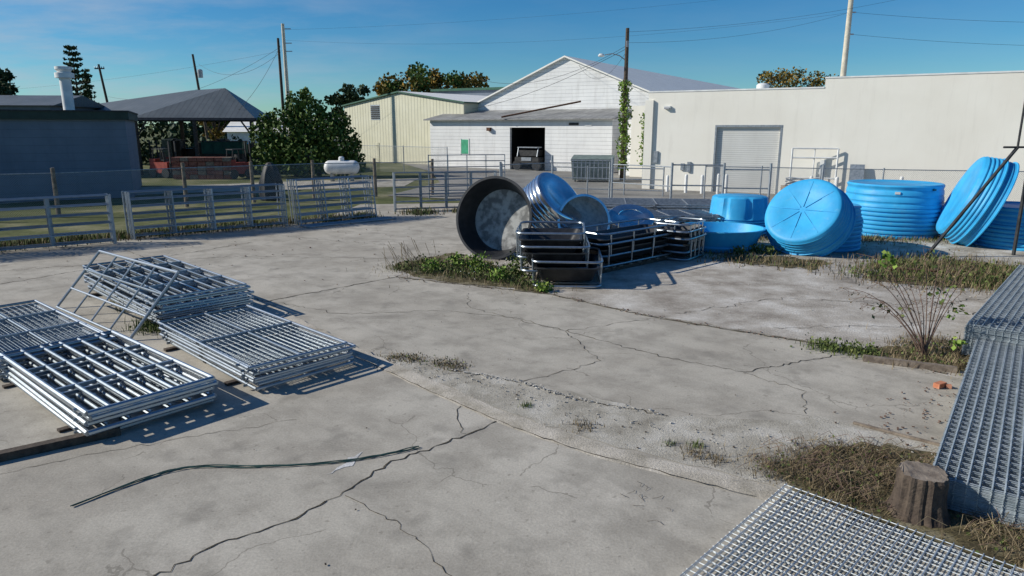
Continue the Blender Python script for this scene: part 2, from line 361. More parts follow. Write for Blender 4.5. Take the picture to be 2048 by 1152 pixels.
for i in range(10):
    x,y=1.35+rnd.gauss(0,.12),6.35+rnd.gauss(0,.3); a=rnd.uniform(0,6.28); L=rnd.uniform(.06,.16)
    mb.path([V(x,y,.006),V(x+L*.5*math.cos(a),y+L*.5*math.sin(a),.02),V(x+L*math.cos(a+.5),y+L*math.sin(a+.5),.008)],.002,'woodd',4)
mb.ob('ground_debris',smooth=False)
mb=MB(); mb.box((6.25,9.45,.04),(.18,.09,.07),'orange',.5); mb.box((6.36,9.42,.03),(.07,.07,.05),'orange',1.2); mb.ob('broken_brick',smooth=False)
mb=MB(); mb.box((6.3,10.35,.05),(1.3,.09,.09),'wood',-.45); mb.ob('timber_offcut',smooth=False)
mb=MB(); mb.box((4.75,7.85,.02),(1.0,.035,.03),'wood',-.72); mb.ob('timber_offcut',smooth=False)
mb=MB(); mb.box((11.2,17.3,.1),(2.6,.15,.02),'rust',-.35); mb.box((11.2,17.3,.02),(2.6,.15,.02),'rust',-.35); mb.box((11.2,17.3,.06),(2.6,.02,.06),'rust',-.35); mb.ob('rusty_beam',smooth=False)

# ---------------------------------------------------------------- gates and panels
def gate_mesh(name,L,W,rails,stays,r=.024,mesh=0,k='galv',rail_r=None):
    mb=MB(); rr=rail_r or r*.85
    for y in (0,W): mb.tube((0,y,0),(L,y,0),r,k)
    for x in (0,L): mb.tube((x,0,0),(x,W,0),r,k)
    for i in range(1,rails+1): mb.tube((0,W*i/(rails+1),0),(L,W*i/(rails+1),0),rr,k)
    for i in range(1,stays+1):
        x=L*i/(stays+1); mb.box((x,W/2,.0),(.04,W,.05),k)
    if mesh:
        x0,x1=(L*.04,L*.96)
        nx=int((x1-x0)/mesh); ny=int(W/mesh)
        for i in range(1,nx): 
            x=x0+(x1-x0)*i/nx; mb.tube((x,0,0),(x,W,0),.0028,'wire',4)
        for i in range(1,ny): 
            y=W*i/ny; mb.tube((x0,y,0),(x1,y,0),.0028,'wire',4)
    for x,y in ((.25,0),(L-.25,0)): mb.tube((x,-.07,0),(x,.0,0),.02,k)
    mb.box((L*.5,-.026,0),(.12,.004,.03),'dark')
    return mb.mesh(name)
def gate_stack(name,origin,ang,me,n,dz,z0=.1,jit=.05,seed=1,bear=True,W=1.6,L=4):
    rt=root(name,(origin[0],origin[1],0),ang); rnd=random.Random(seed)
    for i in range(n):
        o=link('gate_layer',me,rt,(rnd.uniform(-jit,jit),rnd.uniform(-jit,jit),z0+i*dz),rnd.uniform(-.012,.012))
        if i%2: o.location.x+=.05
    if bear:
        mb=MB()
        for x in (.5,L-.6): mb.box((x,W/2,z0/2-.01),(.1,W+.3,z0-.03),'woodd')
        mb.ob('bearers',rt,smooth=False)
    return rt
ang=math.atan2(-3.2,3.3)
g1=gate_mesh('gate_rails_a',4.5,1.75,5,3,.025)
gate_stack('stacked_farm_gates',(-9.75,15.4),ang,g1,11,.053,.09,.06,1,True,1.75,4.5)
g2=gate_mesh('gate_mesh_b',3.4,1.6,1,1,.025,.1)
a2=math.atan2(-2.3,2.45)
gate_stack('stacked_mesh_gates',(-6.15,11.55),a2,g2,7,.053,.07,.045,2,True,1.6,3.4)
g3=gate_mesh('gate_rails_c',3.4,1.55,5,2,.036)
a3=math.atan2(-2.15,2.55)
gate_stack('stacked_tube_gates',(-7.7,9.85),a3,g3,5,.078,.06,.05,3,True,1.55,3.4)
g4=gate_mesh('gate_mesh_d',3.6,1.5,1,2,.025,.1)
gate_stack('stacked_mesh_gates',(-10.35,12.0),math.atan2(-2.2,2.6),g4,7,.052,.07,.05,4,True,1.5,3.6)
def plane_gate(name,p0,p1,up,rails,stays,r=.024):
    mb=MB(); p0=Vector(p0);p1=Vector(p1);up=Vector(up)
    for t in [i/(rails+1) for i in range(rails+2)]:
        mb.tube(p0+up*t,p1+up*t,r if t in (0,1) else r*.8,'galv')
    for t in [i/(stays+1) for i in range(stays+2)]:
        q=p0.lerp(p1,t); mb.tube(q,q+up,r if t in (0,1) else r*.7,'galv')
    return mb.ob(name)
plane_gate('leaning_farm_gate',(-9.55,13.95,.03),(-6.8,11.7,.03),(.68,.62,1.08),2,3,.028)
def panel_mesh(name,L,H,rails,stays,r=.022):
    mb=MB()
    for x in (0,L): mb.tube((x,0,0),(x,0,H),r,'galv_p')
    zs=[.12+(H-.14)*i/(rails-1) for i in range(rails)]
    for z in zs: mb.tube((0,0,z),(L,0,z),r*.85,'galv_p')
    for i in range(1,stays+1):
        x=L*i/(stays+1); mb.box((x,0,H/2+.05),(.04,.03,H-.12),'galv_p')
    return mb.mesh(name)
def row(name,p0,p1,H,rails,stays,n,gap,lean=.0,seed=1):
    rnd=random.Random(seed); dx=p1[0]-p0[0]; dy=p1[1]-p0[1]; L=math.hypot(dx,dy)
    rt=root(name,(p0[0],p0[1],0),math.atan2(dy,dx)); me=panel_mesh(name+'_mesh',L-.1,H,rails,stays)
    for i in range(n):
        o=link('panel',me,rt,(rnd.uniform(-.06,.06),i*gap,rnd.uniform(0,.012)),rnd.uniform(-.006,.006))
        o.rotation_euler=(-lean+rnd.uniform(-.006,.006),0,o.rotation_euler[2])
    return rt
row('livestock_panel_row',(-18.2,18.0),(-12.75,22.1),1.6,6,3,7,.11,.05,1)
row('livestock_panel_row',(-12.75,22.9),(-8.6,26.3),1.6,7,3,7,.10,.05,2)
row('livestock_panel_row',(-8.1,26.4),(-5.6,28.9),1.75,7,2,7,.12,.12,3)
row('livestock_panel_row',(-5.2,30.8),(-.6,32.2),1.75,6,3,4,.1,.02,4)
row('livestock_panel_row',(-4.4,36.5),(-.3,37.3),2.3,8,3,3,.12,.0,5)
mb=MB()
for i in range(4): mb.tube((-8.1+.14*i,26.0-.12*i,.06),(-5.2+.12*i,28.6-.12*i,.06),.03,'galv_p')
mb.tube((-8.1,26.0,.06),(-7.6,25.6,.06),.03,'galv_p'); mb.tube((-5.2,28.6,.06),(-4.8,28.2,.06),.03,'galv_p')
mb.ob('gate_lying_flat')
gf=gate_mesh('gate_far',4.6,2.2,5,3,.028,0,'galv_d')
gate_stack('stacked_low_panels',(3.0,26.2),-.12,gf,13,.06,.15,.2,8,True,2.2,4.6)
gate_stack('stacked_low_panels',(4.6,23.4),.1,gate_mesh('gate_far2',2.6,1.6,5,2,.028,0,'galv_d'),11,.06,.15,.15,9,True,1.6,2.6)

# wire mesh panels
def wire_mesh(name,L,W,sx,sy,r=.0052,k='wire'):
    mb=MB(); nx=int(L/sx); ny=int(W/sy)
    for i in range(nx+1): mb.tube((i*sx,-.02,0),(i*sx,ny*sy+.02,0),r,k,4)
    for i in range(ny+1): mb.tube((-.02,i*sy,r*1.6),(nx*sx+.02,i*sy,r*1.6),r,k,4)
    return mb.mesh(name)
def wire_stack(name,o,ang,me,n,dz,z0,jx,seed,drift=0):
    rt=root(name,(o[0],o[1],0),ang); rnd=random.Random(seed)
    for i in range(n):
        link('wire_panel',me,rt,(rnd.uniform(-jx,jx)+drift*i,rnd.uniform(-jx,jx),z0+i*dz),rnd.uniform(-.0015,.0015))
    return rt
aw=math.atan2(5.2,3.96)
W1=wire_mesh('wire_panel_mesh',6.4,2.4,.15,.1,.0058)
ca,sa=math.cos(aw),math.sin(aw)
wire_stack('welded_wire_panel_stack',(4.1+2.4*sa,6.3-2.4*ca),aw,W1,26,.0125,.03,.006,1)
W2=wire_mesh('wire_panel_mesh2',6.6,2.6,.15,.1,.0058)
wire_stack('welded_wire_panel_stack',(7.35+2.6*sa,10.7-2.6*ca),math.atan2(5.8,5.2),W2,38,.0145,.03,.012,2)
a5=math.atan2(-1,-.97)
W3=wire_mesh('wire_panel_mesh3',5.2,2.4,.15,.075,.0048,'wire_sun')
wire_stack('welded_wire_panel_stack',(2.8,6.45),a5,W3,3,.025,.05,.03,3)

# stump
mb=MB(); rnd=random.Random(2); n=60
prof=[(1.3,0),(1.1,.08),(1.0,.2),(.98,.32),(.99,.41),(.93,.445)]
jit=[1+.05*math.sin(i*.42)+.035*math.sin(i*1.6)+rnd.uniform(-.03,.03) for i in range(n)]; vs=[]
for (r,z) in prof:
    for i in range(n):
        t=2*math.pi*i/n; rr=.225*r*jit[i]; vs.append((rr*math.cos(t),rr*math.sin(t),z+rnd.uniform(-.006,.006)))
fs=[(a*n+i,a*n+(i+1)%n,(a+1)*n+(i+1)%n,(a+1)*n+i) for a in range(5) for i in range(n)]
mb.add(vs,fs,'woodd'); mb.add(vs[-n:],[tuple(range(n))],'wood'); mb.ob('tree_stump',loc=(4.0,6.1,0),smooth=False)

# hose
mb=MB()
H1=[(-4.4,6.2),(-4,6.7),(-3.6,7),(-2.8,7.02),(-2,7.12),(-1.5,7.3),(-1.1,7.5)]
def smoothpts(p,n=8):
    out=[]
    for i in range(len(p)-1):
        p0=Vector(p[max(i-1,0)]);p1=Vector(p[i]);p2=Vector(p[i+1]);p3=Vector(p[min(i+2,len(p)-1)])
        for j in range(n):
            t=j/n; out.append(.5*((2*p1)+(p2-p0)*t+(2*p0-5*p1+4*p2-p3)*t*t+(3*p1-p0-3*p2+p3)*t**3))
    out.append(Vector(p[-1])); return out
for k in range(3):
    pts=[V(x+.012*math.sin(i*.7+k*2),y+.02*math.sin(i*.5+k*2.1)-.0,.012+.004*k) for i,(x,y) in enumerate(smoothpts(H1))]
    mb.path(pts,.006,'hose',6)
mb.ob('garden_hose')
mb=MB(); pts=[V(p.x,p.y,.012) for p in smoothpts([(-6.2,7.0),(-5.6,7.4),(-5.0,8.0),(-5.3,8.6)])]; mb.path(pts,.01,'hose',6); mb.ob('garden_hose')
mb=MB(); mb.box((-5.75,7.25,.05),(2.2,.12,.1),'woodd',.62); mb.ob('timber_skid',smooth=False)

# ---------------------------------------------------------------- tanks
def amat(base,axis,spin=0):
    q=Vector(axis).to_track_quat('Z','Y')
    return Matrix.Translation(Vector(base))@q.to_matrix().to_4x4()@Matrix.Rotation(spin,4,'Z')
def tub_prof(Rr,h,rb=.9,ribs=4,rib=.02,t=.03,k=None,kin=None,kfloor=None):
    p=[(0,0),(Rr*rb*.55,0.0),(Rr*rb*.57,-.012),(Rr*rb*.9,-.012),(Rr*rb*.97,0),(Rr*rb,.03)]
    for i in range(ribs):
        z=h*(.15+.75*i/ribs); r=Rr*(rb+(1-rb)*z/h)
        p+=[(r,z),(r+rib,z+h*.03),(r+rib,z+h*.08),(r,z+h*.11)]
    p+=[(Rr-.01,h*.94),(Rr+.035,h*.95),(Rr+.035,h,kin),(Rr-t,h,kin),(Rr*rb-t,.06,kfloor),(0,.05,kfloor)]
    return [tuple(x for x in q if x is not None) for q in p]
def stack_prof(Rr,h,n,frac=.55,top=.93):
    p=[(Rr*.98,0)]
    for i in range(n):
        z=h*frac*i/n; dz=h*frac/n; p+=[(Rr,z+.01),(Rr+.015,z+dz*.3),(Rr,z+dz*.7),(Rr-.045,z+dz*.78),(Rr-.045,z+dz)]
    p+=[(Rr-.02,h*frac),(Rr-.03,h*(frac+.03))]
    for q in (.2,.5,.8):
        z=h*(frac+(1-frac)*q); r=Rr-.03-(Rr*(1-top))*q; p+=[(r,z-.05),(r-.02,z-.03),(r-.02,z+.02),(r-.005,z+.04)]
    p+=[(Rr*top,h-.05),(Rr*top-.04,h),(Rr*top-.2,h),(Rr*top-.24,h-.025),(0,h-.02)]
    return p
def stack(name,c,Rr,h,n,frac=.55,top=.93,sy=1):
    mb=MB(); mb.lathe(stack_prof(Rr,h,n,frac,top),'blue',64,sy=sy)
    a=-2.0
    mb.box((Rr*.955*math.cos(a),Rr*.955*math.sin(a),h-.25),(.16,.03,.08),'white',a+math.pi/2)
    mb.box((Rr*.955*math.cos(-1.2),Rr*.955*math.sin(-1.2),h-.14),(.12,.04,.05),'dark',-1.2+math.pi/2)
    return mb.ob(name,loc=(c[0],c[1],0),merge=True)
stack('blue_stock_tank_stack',(13.6,24.6),1.62,1.8,7,.58,.95)
stack('blue_stock_tank_stack',(9.85,21.7),1.15,1.35,7,.7)
stack('blue_stock_tank_stack',(16.3,21.9),1.35,1.3,6,.6)
mb=MB(); vs=[];n=72; lev=[(0,.95)]
for i in range(6): z=.1*i; lev+=[(z+.02,.96),(z+.07,.96),(z+.08,.9)]
lev+=[(.62,.95),(.7,.93),(1.1,.9),(1.33,.87),(1.38,.8)]
for z,r in lev:
    for i in range(n):
        t=2*math.pi*i/n; sc=1-(.07 if (z>.66 and (i%9) in (0,1)) else 0); vs.append((r*sc*math.cos(t)*1.08,r*sc*math.sin(t),z))
L=len(lev); mb.add(vs,[(a*n+i,a*n+(i+1)%n,(a+1)*n+(i+1)%n,(a+1)*n+i) for a in range(L-1) for i in range(n)]+[tuple(range((L-1)*n,L*n))],'blue')
mb.ob('blue_feeder_stack',loc=(8.0,24.2,0))
mb=MB(); mb.lathe(tub_prof(1.32,.66,.80,1,.02,.035),'blue',64,sy=.9); mb.ob('blue_round_tub',loc=(6.5,21.3,.02),merge=True)
def tilted(name,C,axis,Rr,h,k='blue',spokes=0,ribs=4,rb=.9,**kw):
    m4=amat(C,axis); mb=MB(); mb.lathe(tub_prof(Rr,h,rb,ribs,.022,.035,**kw),k,64,m4)
    for i in range(spokes):
        a=2*math.pi*i/spokes; r0,r1=.1,Rr*rb*.9
        c=m4@V((r0+r1)/2*math.cos(a),(r0+r1)/2*math.sin(a),-.01)
        mb.box(tuple(c),((r1-r0),.018,.022),k,rot=m4.to_3x3()@Matrix.Rotation(a,3,'Z'))
    return mb.ob(name,merge=True)
a=V(.56,.52,-.56).normalized()
tilted('blue_stock_tank',(8.6,20.35,1.33),a,1.22,.55,spokes=8)
tilted('blue_stock_tank',tuple(V(8.6,20.35,1.33)+a*.26),a,1.24,.55)
a=V(.84,-.36,-.38).normalized()
tilted('blue_stock_tank',(14.45,22.3,1.60),a,1.46,.6)
tilted('blue_stock_tank',tuple(V(14.45,22.3,1.60)+a*.3),a,1.47,.6)
a=V(-.40,-.88,.20).normalized(); C=V(-.55,19.7,1.17)
tilted('black_round_tank',tuple(C-a*.72),a,1.17,.72,'black',ribs=3,rb=.8,kfloor='tubfloor')
a=V(-.60,.44,-.64).normalized()
tilted('galvanised_stock_tank',(1.5,21.0,1.68),a,.96,.9,'galv_sheet',ribs=5,rb=.96)
a=V(.16,-.93,.22).normalized(); C=V(2.15,20.4,.98)
tilted('galvanised_stock_tank',tuple(C-a*.6),a,.78,.6,'galv_sheet',ribs=4,rb=.95,kfloor='galv_d')
a=V(-.25,.62,-.65).normalized()
mb=MB(); mb.lathe(tub_prof(.85,.7,.95,3,.015,.02),'galv_sheet',48,amat((3.65,20.9,1.05),a),sy=.62)
mb.ob('galvanised_oval_tank',merge=True)
a=V(-.1,-.5,.85).normalized()
mb=MB(); mb.lathe(tub_prof(.8,.6,.95,3,.015,.02),'galv_sheet',48,amat((2.9,22.6,.25),a),sy=.75)
mb.ob('galvanised_oval_tank',merge=True)

# feed bunks
def bunk_mesh(name,L,W):
    mb=MB()
    rings=[rrect(L*.80,W*.74,.12,.12),rrect(L*.82,W*.76,.14,.14),rrect(L*.95,W*.92,.16,.42),rrect(L*.98,W*.97,.17,.44),rrect(L*.98,W*.97,.17,.47),rrect(L*.93,W*.9,.16,.47),rrect(L*.78,W*.7,.12,.2)]
    c=len(rings[0]); vs=[v for r in rings for v in r]
    mb.add(vs,[(a*c+i,a*c+(i+1)%c,(a+1)*c+(i+1)%c,(a+1)*c+i) for a in range(len(rings)-1) for i in range(c)]+[tuple(range(c))[::-1],tuple(range((len(rings)-1)*c,len(rings)*c))],'black')
    mb.path(rrect(L,W,.22,.04),.028,'galv',8,True)
    mb.path(rrect(L*1.02,W*1.03,.22,.62),.028,'galv',8,True)
    for sx in (-1,-.33,.33,1):
        for sy in (-1,1):
            x=sx*(L/2-.3); mb.tube((x,sy*W/2,.04),(x*1.02,sy*W*.515,.62),.02,'galv')
    for sx in (-1,1): mb.tube((sx*(L/2-.3),-W/2,.06),(sx*(L/2-.3),W/2,.06),.02,'galv')
    return mb.mesh(name)
bA=bunk_mesh('bunk_a',2.0,1.6); bB=bunk_mesh('bunk_b',3.4,1.25); bC=bunk_mesh('bunk_c',1.5,1.0)
rt=root('feed_bunk_stack',(1.2,16.75,0),math.radians(86))
for i,(dx,dy) in enumerate([(0,-.16),(.3,.16),(.46,.24)]): link('feed_bunk',bA,rt,(dx,dy,.02+.30*i),(0,.02,-.015)[i])
rt=root('feed_bunk_stack',(3.15,19.0,0),math.atan2(2.2,2.45))
for i in range(2): link('feed_bunk',bB,rt,(.08*i,.03*i,.14+.26*i),.012*i)
mb=MB()
for x in (-1.5,-1.2,-.9,-.5,-.1,.3,.7,1.1,1.5): mb.box((x,0,.125),(.14,1.3,.025),'wood')
for y in (-.55,0,.55): mb.box((0,y,.06),(3.2,.1,.1),'woodd')
mb.ob('pallet',rt,smooth=False)
rt=root('feed_bunk_stack',(4.95,19.9,0),math.atan2(2.2,2.45)+.2)
for i in range(3): link('feed_bunk',bC,rt,(0,.03*i,.02+.2*i))

# leaning bar at right
mb=MB(); mb.box(tuple((V(12.1,19.8,0)+V(14.5,20.1,3.15))/2),(.09,.05,4.0),'dark',rot=(V(14.5,20.1,3.15)-V(12.1,19.8,0)).to_track_quat('Z','Y').to_matrix()); mb.ob('leaning_steel_angle',smooth=False)
mb=MB(); mb.tube((14.5,20.1,3.1),(14.5,20.1,5.2),.03,'dark'); mb.tube((14.1,20.1,3.15),(15.4,20.1,3.15),.03,'dark'); mb.tube((14.9,20.1,0),(14.9,20.1,3.15),.05,'dark'); mb.ob('steel_hanger_post')

# ---------------------------------------------------------------- fences
def chain_fence(name,pts,h,post='galv_d',wood=False,r=.035,step=3.0,top=True):
    rt=root(name)
    mb=MB()
    for i in range(len(pts)-1):
        a=Vector(pts[i]+(0,));b=Vector(pts[i+1]+(0,)); L=(b-a).length; n=max(1,round(L/step))
        for j in range(n+(i==len(pts)-2)):
            p=a.lerp(b,j/n)
            if wood: mb.tube(p,p+V(R.uniform(-.05,.05),0,h+R.uniform(.05,.25)),.095,'wood',8,.08)
            else: mb.tube(p,p+V(0,0,h+.05),r,post)
        if top: mb.tube(a+V(0,0,h-.02),b+V(0,0,h-.02),.022,'galv_d')
        q=MB(); q.poly([(0,0,0.02),(L,0,.02),(L,0,h-.03),(0,0,h-.03)],'link')
        q.ob('chain_link_mesh',rt,smooth=False,loc=tuple(a),rz=math.atan2(b.y-a.y,b.x-a.x))
    mb.ob('posts',rt)
    return rt
chain_fence('chain_link_fence',[(-27,25),(-23,27.5),(-19.3,29.2),(-15.6,33),(-10.6,37),(-7.5,38),(-4.5,39)],1.85,wood=True,step=3.6)
chain_fence('chain_link_fence',[(9.6,34.5),(17,31.8),(27,29),(36,26.5)],1.85,top=True)
chain_fence('chain_link_fence',[(-14,62),(-9,58),(-5,54)],2.2,step=5)
chain_fence('chain_link_fence',[(-.5,34),(2.1,36),(5,35.5)],1.95,r=.045,step=3)
mb=MB()
for x,y,h in ((-.55,33.5,2.1),(2.1,36.3,2.3),(5.05,35,2.25),(7.5,32.6,2.1),(9.85,32.3,2.1),(11.9,32.0,2.1),(14.4,32.2,2.0)): mb.tube((x,y,0),(x,y,h),.06,'galv_d')
for z in (1.05,2.0,.35):
    mb.tube((7.5,32.6,z),(9.85,32.3,z),.035,'galv_d'); mb.tube((9.85,32.3,z*.9),(11.9,32.0,z*.9),.035,'galv_d')
for z in (1.0,1.9): mb.tube((5.05,35,z),(7.5,32.6,z),.03,'galv_d')
mb.ob('pipe_rail_fence')
mb=MB()
for z in (.3,.9,1.5): mb.tube((2.3,40,z),(8.3,38,z),.03,'galv_d')
for t in (0,.33,.66,1): mb.tube((2.3+6*t,40-2*t,0),(2.3+6*t,40-2*t,1.6),.04,'galv_d')
mb.ob('steel_railing')
mb=MB(); 
for x in (15.3,17.5): mb.tube((x,38.2-(x-15.3)*.3,0),(x,38.2-(x-15.3)*.3,2.6),.05,'white')
for z in (2.6,2.1,1.0): mb.tube((15.3,38.2,z),(17.5,37.55,z),.045,'white')
mb.tube((16.4,37.9,1.0),(16.4,37.9,2.6),.03,'white')
mb.ob('pipe_goal_frame')
mb=MB()
for i in range(8):
    z=.9+.07*(i%4); mb.path([V(14.0+1.6*t/10,35.4-.2*t/10+.1*(i//4),z+.1*math.sin(t*.5+i)) for t in range(11)],.035,'white' if i%2 else 'galv_d',6)
mb.box((14.8,35.4,.4),(1.8,.8,.8),'wood')
mb.ob('pipe_bundle')
mb=MB()
for x,y,h in ((10.1,40.2,1.0),(10.9,39.7,1.0),(11.7,39.3,1.1),(12.0,38.8,1.1),(16.1,37.3,1.1),(17.2,36.7,1.1),(9.2,41,.9),(20,35.6,1.2)):
    mb.tube((x,y,0),(x,y,h),.09,'white',12); mb.lathe([(.09,h),(.06,h+.05),(0,h+.07)],'white',12,Matrix.Translation((x,y,0)))
mb.ob('bollards')

# ---------------------------------------------------------------- buildings
def wallbox(mb,x0,x1,y0,y1,z0,z1,k): mb.box(((x0+x1)/2,(y0+y1)/2,(z0+z1)/2),(x1-x0,y1-y0,z1-z0),k)
rt=root('stucco_warehouse',(8.28,43.1,0),math.atan2(-.5,.87))
mb=MB()
def wall_with_hole(mb,x0,x1,z1,hx0,hx1,hz,k,y0=0,t=.3):
    wallbox(mb,x0,hx0,y0,y0+t,0,z1,k); wallbox(mb,hx1,x1,y0,y0+t,0,z1,k); wallbox(mb,hx0,hx1,y0,y0+t,hz,z1,k)
wall_with_hole(mb,0,9.76,5.75,4.2,7.7,3.72,'stucco')
wallbox(mb,9.76,45,0,.3,0,6.25,'stucco')
wallbox(mb,0,.3,.3,25,0,5.6,'stucco'); wallbox(mb,.3,45,24.7,25,0,5.7,'stucco'); wallbox(mb,44.7,45,.3,24.7,0,6.0,'stucco')
wallbox(mb,-.15,.35,-.15,-.002,0,5.3,'stucco')
mb.ob('walls',rt,smooth=False)
mb=MB(); wallbox(mb,.3,44.7,.3,24.7,5.1,5.2,'whiteroof'); mb.ob('roof',rt,smooth=False)
mb=MB(); wallbox(mb,0-.03,9.74,-.03,.33,5.752,5.83,'white'); wallbox(mb,9.73,45.03,-.03,.33,6.252,6.33,'white'); mb.ob('coping',rt,smooth=False)
mb=MB(); wallbox(mb,4.2,7.7,.16,.2,0,3.72,'rolldoor'); mb.ob('roll_up_door',rt,smooth=False)
mb=MB(); wallbox(mb,4.1,4.2,-.02,.1,0,3.8,'galv_d'); wallbox(mb,7.7,7.8,-.02,.1,0,3.8,'galv_d'); wallbox(mb,4.1,7.8,-.025,.1,3.72,3.84,'galv_d'); mb.ob('door_frame',rt,smooth=False)
mb=MB(); wallbox(mb,1.0,1.4,-.16,-.003,4.8,4.95,'white'); wallbox(mb,1.05,1.35,-.2,-.16,4.77,4.87,'ins'); wallbox(mb,9.9,10.2,-.15,-.003,1.2,2.0,'white');wallbox(mb,2.2,2.4,-.1,-.003,1.2,1.6,'galv_d');wallbox(mb,2.6,2.8,-.1,-.003,1.1,1.7,'galv_d'); wallbox(mb,.5,.75,-.1,-.003,1.6,2.3,'galv_d'); wallbox(mb,13.5,14.3,-.03,-.002,.5,1.0,'galv_d'); mb.ob('wall_fittings',rt,smooth=False)
mb=MB(); mb.lathe([(.28,0),(.28,.9),(.42,.95),(.42,1.3),(.3,1.4),(0,1.45)],'white',20,Matrix.Translation((4.9,9,5.2))); mb.ob('roof_vent',rt)
mb=MB(); mb.box((18.3,36.9,.9),(.7,.06,1.8),'galv_d',-.5,rot=Matrix.Rotation(-.5,3,'Z')@Matrix.Rotation(-.15,3,'X')); mb.ob('leaning_grating',smooth=False)

# white gabled warehouse
rt=root('white_gabled_warehouse',(-7.9,68,0),math.atan2(-.525,.85))
mb=MB()
wall_with_hole(mb,0,19,4.45,9.07,12.67,3.7,'lap')
wallbox(mb,0,.3,.3,4.5,0,4.6,'lap'); wallbox(mb,18.7,19,.3,4.5,0,4.6,'lap')
g=[(1.2,0),(23.3,0),(23.3,5.5),(12.25,9.93),(1.2,5.5)]
vs=[(x,4.5,z) for x,z in g]+[(x,4.8,z) for x,z in g]
mb.add(vs,[(0,1,2,3,4),(9,8,7,6,5)]+[(i,(i+1)%5,5+(i+1)%5,5+i) for i in range(5)],'lap')
wallbox(mb,1.2,1.5,4.8,72,0,5.4,'lap'); wallbox(mb,23.0,23.3,4.8,72,0,5.4,'lap')
vs=[(x,72,z) for x,z in g]; mb.add(vs,[(4,3,2,1,0)],'lap')
mb.ob('walls',rt,smooth=False)
mb=MB()
sl=(9.93-5.5)/11.05
for s in (-1,1):
    e=12.25+s*11.5; ze=9.93-sl*11.5
    vs=[(12.25,4.2,10.03),(12.25,72.4,10.03),(e,72.4,ze+.1),(e,4.2,ze+.1),(12.25,4.2,9.9),(12.25,72.4,9.9),(e,72.4,ze-.03),(e,4.2,ze-.03)]
    mb.add(vs,[(0,1,2,3),(7,6,5,4),(0,3,7,4),(1,5,6,2),(2,6,7,3)],'whiteroof')
mb.ob('roof',rt,smooth=False)
mb=MB()
vs=[(-.4,-.5,4.45),(19.4,-.5,4.45),(19.4,4.49,5.35),(-.4,4.49,5.35),(-.4,-.5,4.35),(19.4,-.5,4.35),(19.4,4.49,5.25),(-.4,4.49,5.25)]
mb.add(vs,[(0,1,2,3),(7,6,5,4),(0,4,5,1),(1,5,6,2),(0,3,7,4)],'greyroof'); mb.ob('lean_to_roof',rt,smooth=False)
mb=MB(); wallbox(mb,3.67,4.5,-.03,-.005,1.3,2.6,'win'); wallbox(mb,3.57,3.67,-.04,-.005,1.2,2.7,'white'); wallbox(mb,4.5,4.6,-.04,-.005,1.2,2.7,'white'); mb.ob('window',rt,smooth=False)
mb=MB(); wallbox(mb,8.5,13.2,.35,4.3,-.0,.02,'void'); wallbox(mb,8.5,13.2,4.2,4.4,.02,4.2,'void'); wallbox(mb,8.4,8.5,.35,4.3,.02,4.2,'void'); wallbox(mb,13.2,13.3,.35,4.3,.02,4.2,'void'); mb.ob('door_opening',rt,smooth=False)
mb=MB(); mb.tube((8.6,-.7,4.6),(14.6,3,5.95),.08,'rust'); mb.ob('conveyor_pipe',rt)
mb=MB(); mb.box((6.9,-.15,3.55),(.35,.3,.3),'rust'); wallbox(mb,15.0,15.9,-.06,-.003,3.9,4.1,'dark'); wallbox(mb,16.5,17.1,-.06,-.003,3.85,4.05,'white');mb.ob('wall_fittings',rt,smooth=False)
mb=MB(); mb.box((11.3,-.2,.9),(2.4,1.3,.5),'dark'); mb.box((11.3,-.1,1.5),(1.9,1.0,.5),'dark'); mb.box((11.3,-.3,2.0),(2.0,.9,.08),'galv_d')
for x in (10.3,12.3): 
    mb.tube((x,-.9,.45),(x,-.6,.45),.42,'black',16); mb.tube((x,-.75,1.2),(x,-.5,2.0),.05,'galv_d')
mb.box((11.3,-.88,1.0),(1.0,.04,.3),'galv_d'); mb.ob('utility_truck',smooth=False,rz=math.atan2(-.525,.85),loc=(-7.9,68,0))
rt=root('white_annex',(6.6,53.5,0),math.atan2(-.525,.85))
mb=MB(); wallbox(mb,2.0,5,1.5,4,0,5.3,'stucco'); wallbox(mb,0.8,2.0,2.2,4,0,4.3,'lap'); wallbox(mb,3.6,3.75,1.4,1.498,0,6.0,'galv_d'); mb.ob('walls',rt,smooth=False)

# cream metal building
rt=root('cream_metal_building',(-18.9,80,0),math.atan2(-.62,.79))
mb=MB(); g=[(0,0),(18.1,0),(18.1,6.05),(9.05,7.25),(0,6.05)]
vs=[(x,0,z) for x,z in g]+[(x,25,z) for x,z in g]
mb.add(vs,[(0,1,2,3,4),(9,8,7,6,5),(0,4,9,5),(1,6,7,2)],'cream'); mb.ob('walls',rt,smooth=False)
mb=MB()
for s in (-1,1):
    e=9.05+s*9.3; vs=[(9.05,-.25,7.4),(9.05,25.2,7.4),(e,25.2,6.13),(e,-.25,6.13),(9.05,-.25,7.26),(9.05,25.2,7.26),(e,25.2,6.0),(e,-.25,6.0)]
    mb.add(vs,[(7,6,5,4),(0,3,7,4),(1,5,6,2),(2,6,7,3)],'green'); mb.add([vs[0],vs[1],vs[2],vs[3]],[(0,1,2,3)],'whiteroof')
mb.ob('roof',rt,smooth=False)
mb=MB()
for i in range(7): mb.box((5.2,-.05,4.7+.2*i),(1.3,.06,.12),'dark')
mb.box((5.2,-.01,5.3),(1.5,.018,1.6),'galv_d'); wallbox(mb,4.6,5.6,-.06,-.003,0,2.1,'cream'); mb.ob('louvre_and_door',rt,smooth=False)
rt=root('grey_shed',(-3.5,92,0),-.5)
mb=MB(); wallbox(mb,-8,4,0,8,0,8.4,'block'); mb.ob('walls',rt,smooth=False); mb=MB(); wallbox(mb,-8.3,4.3,-.3,8.3,8.402,8.7,'green'); mb.ob('roof',rt,smooth=False)

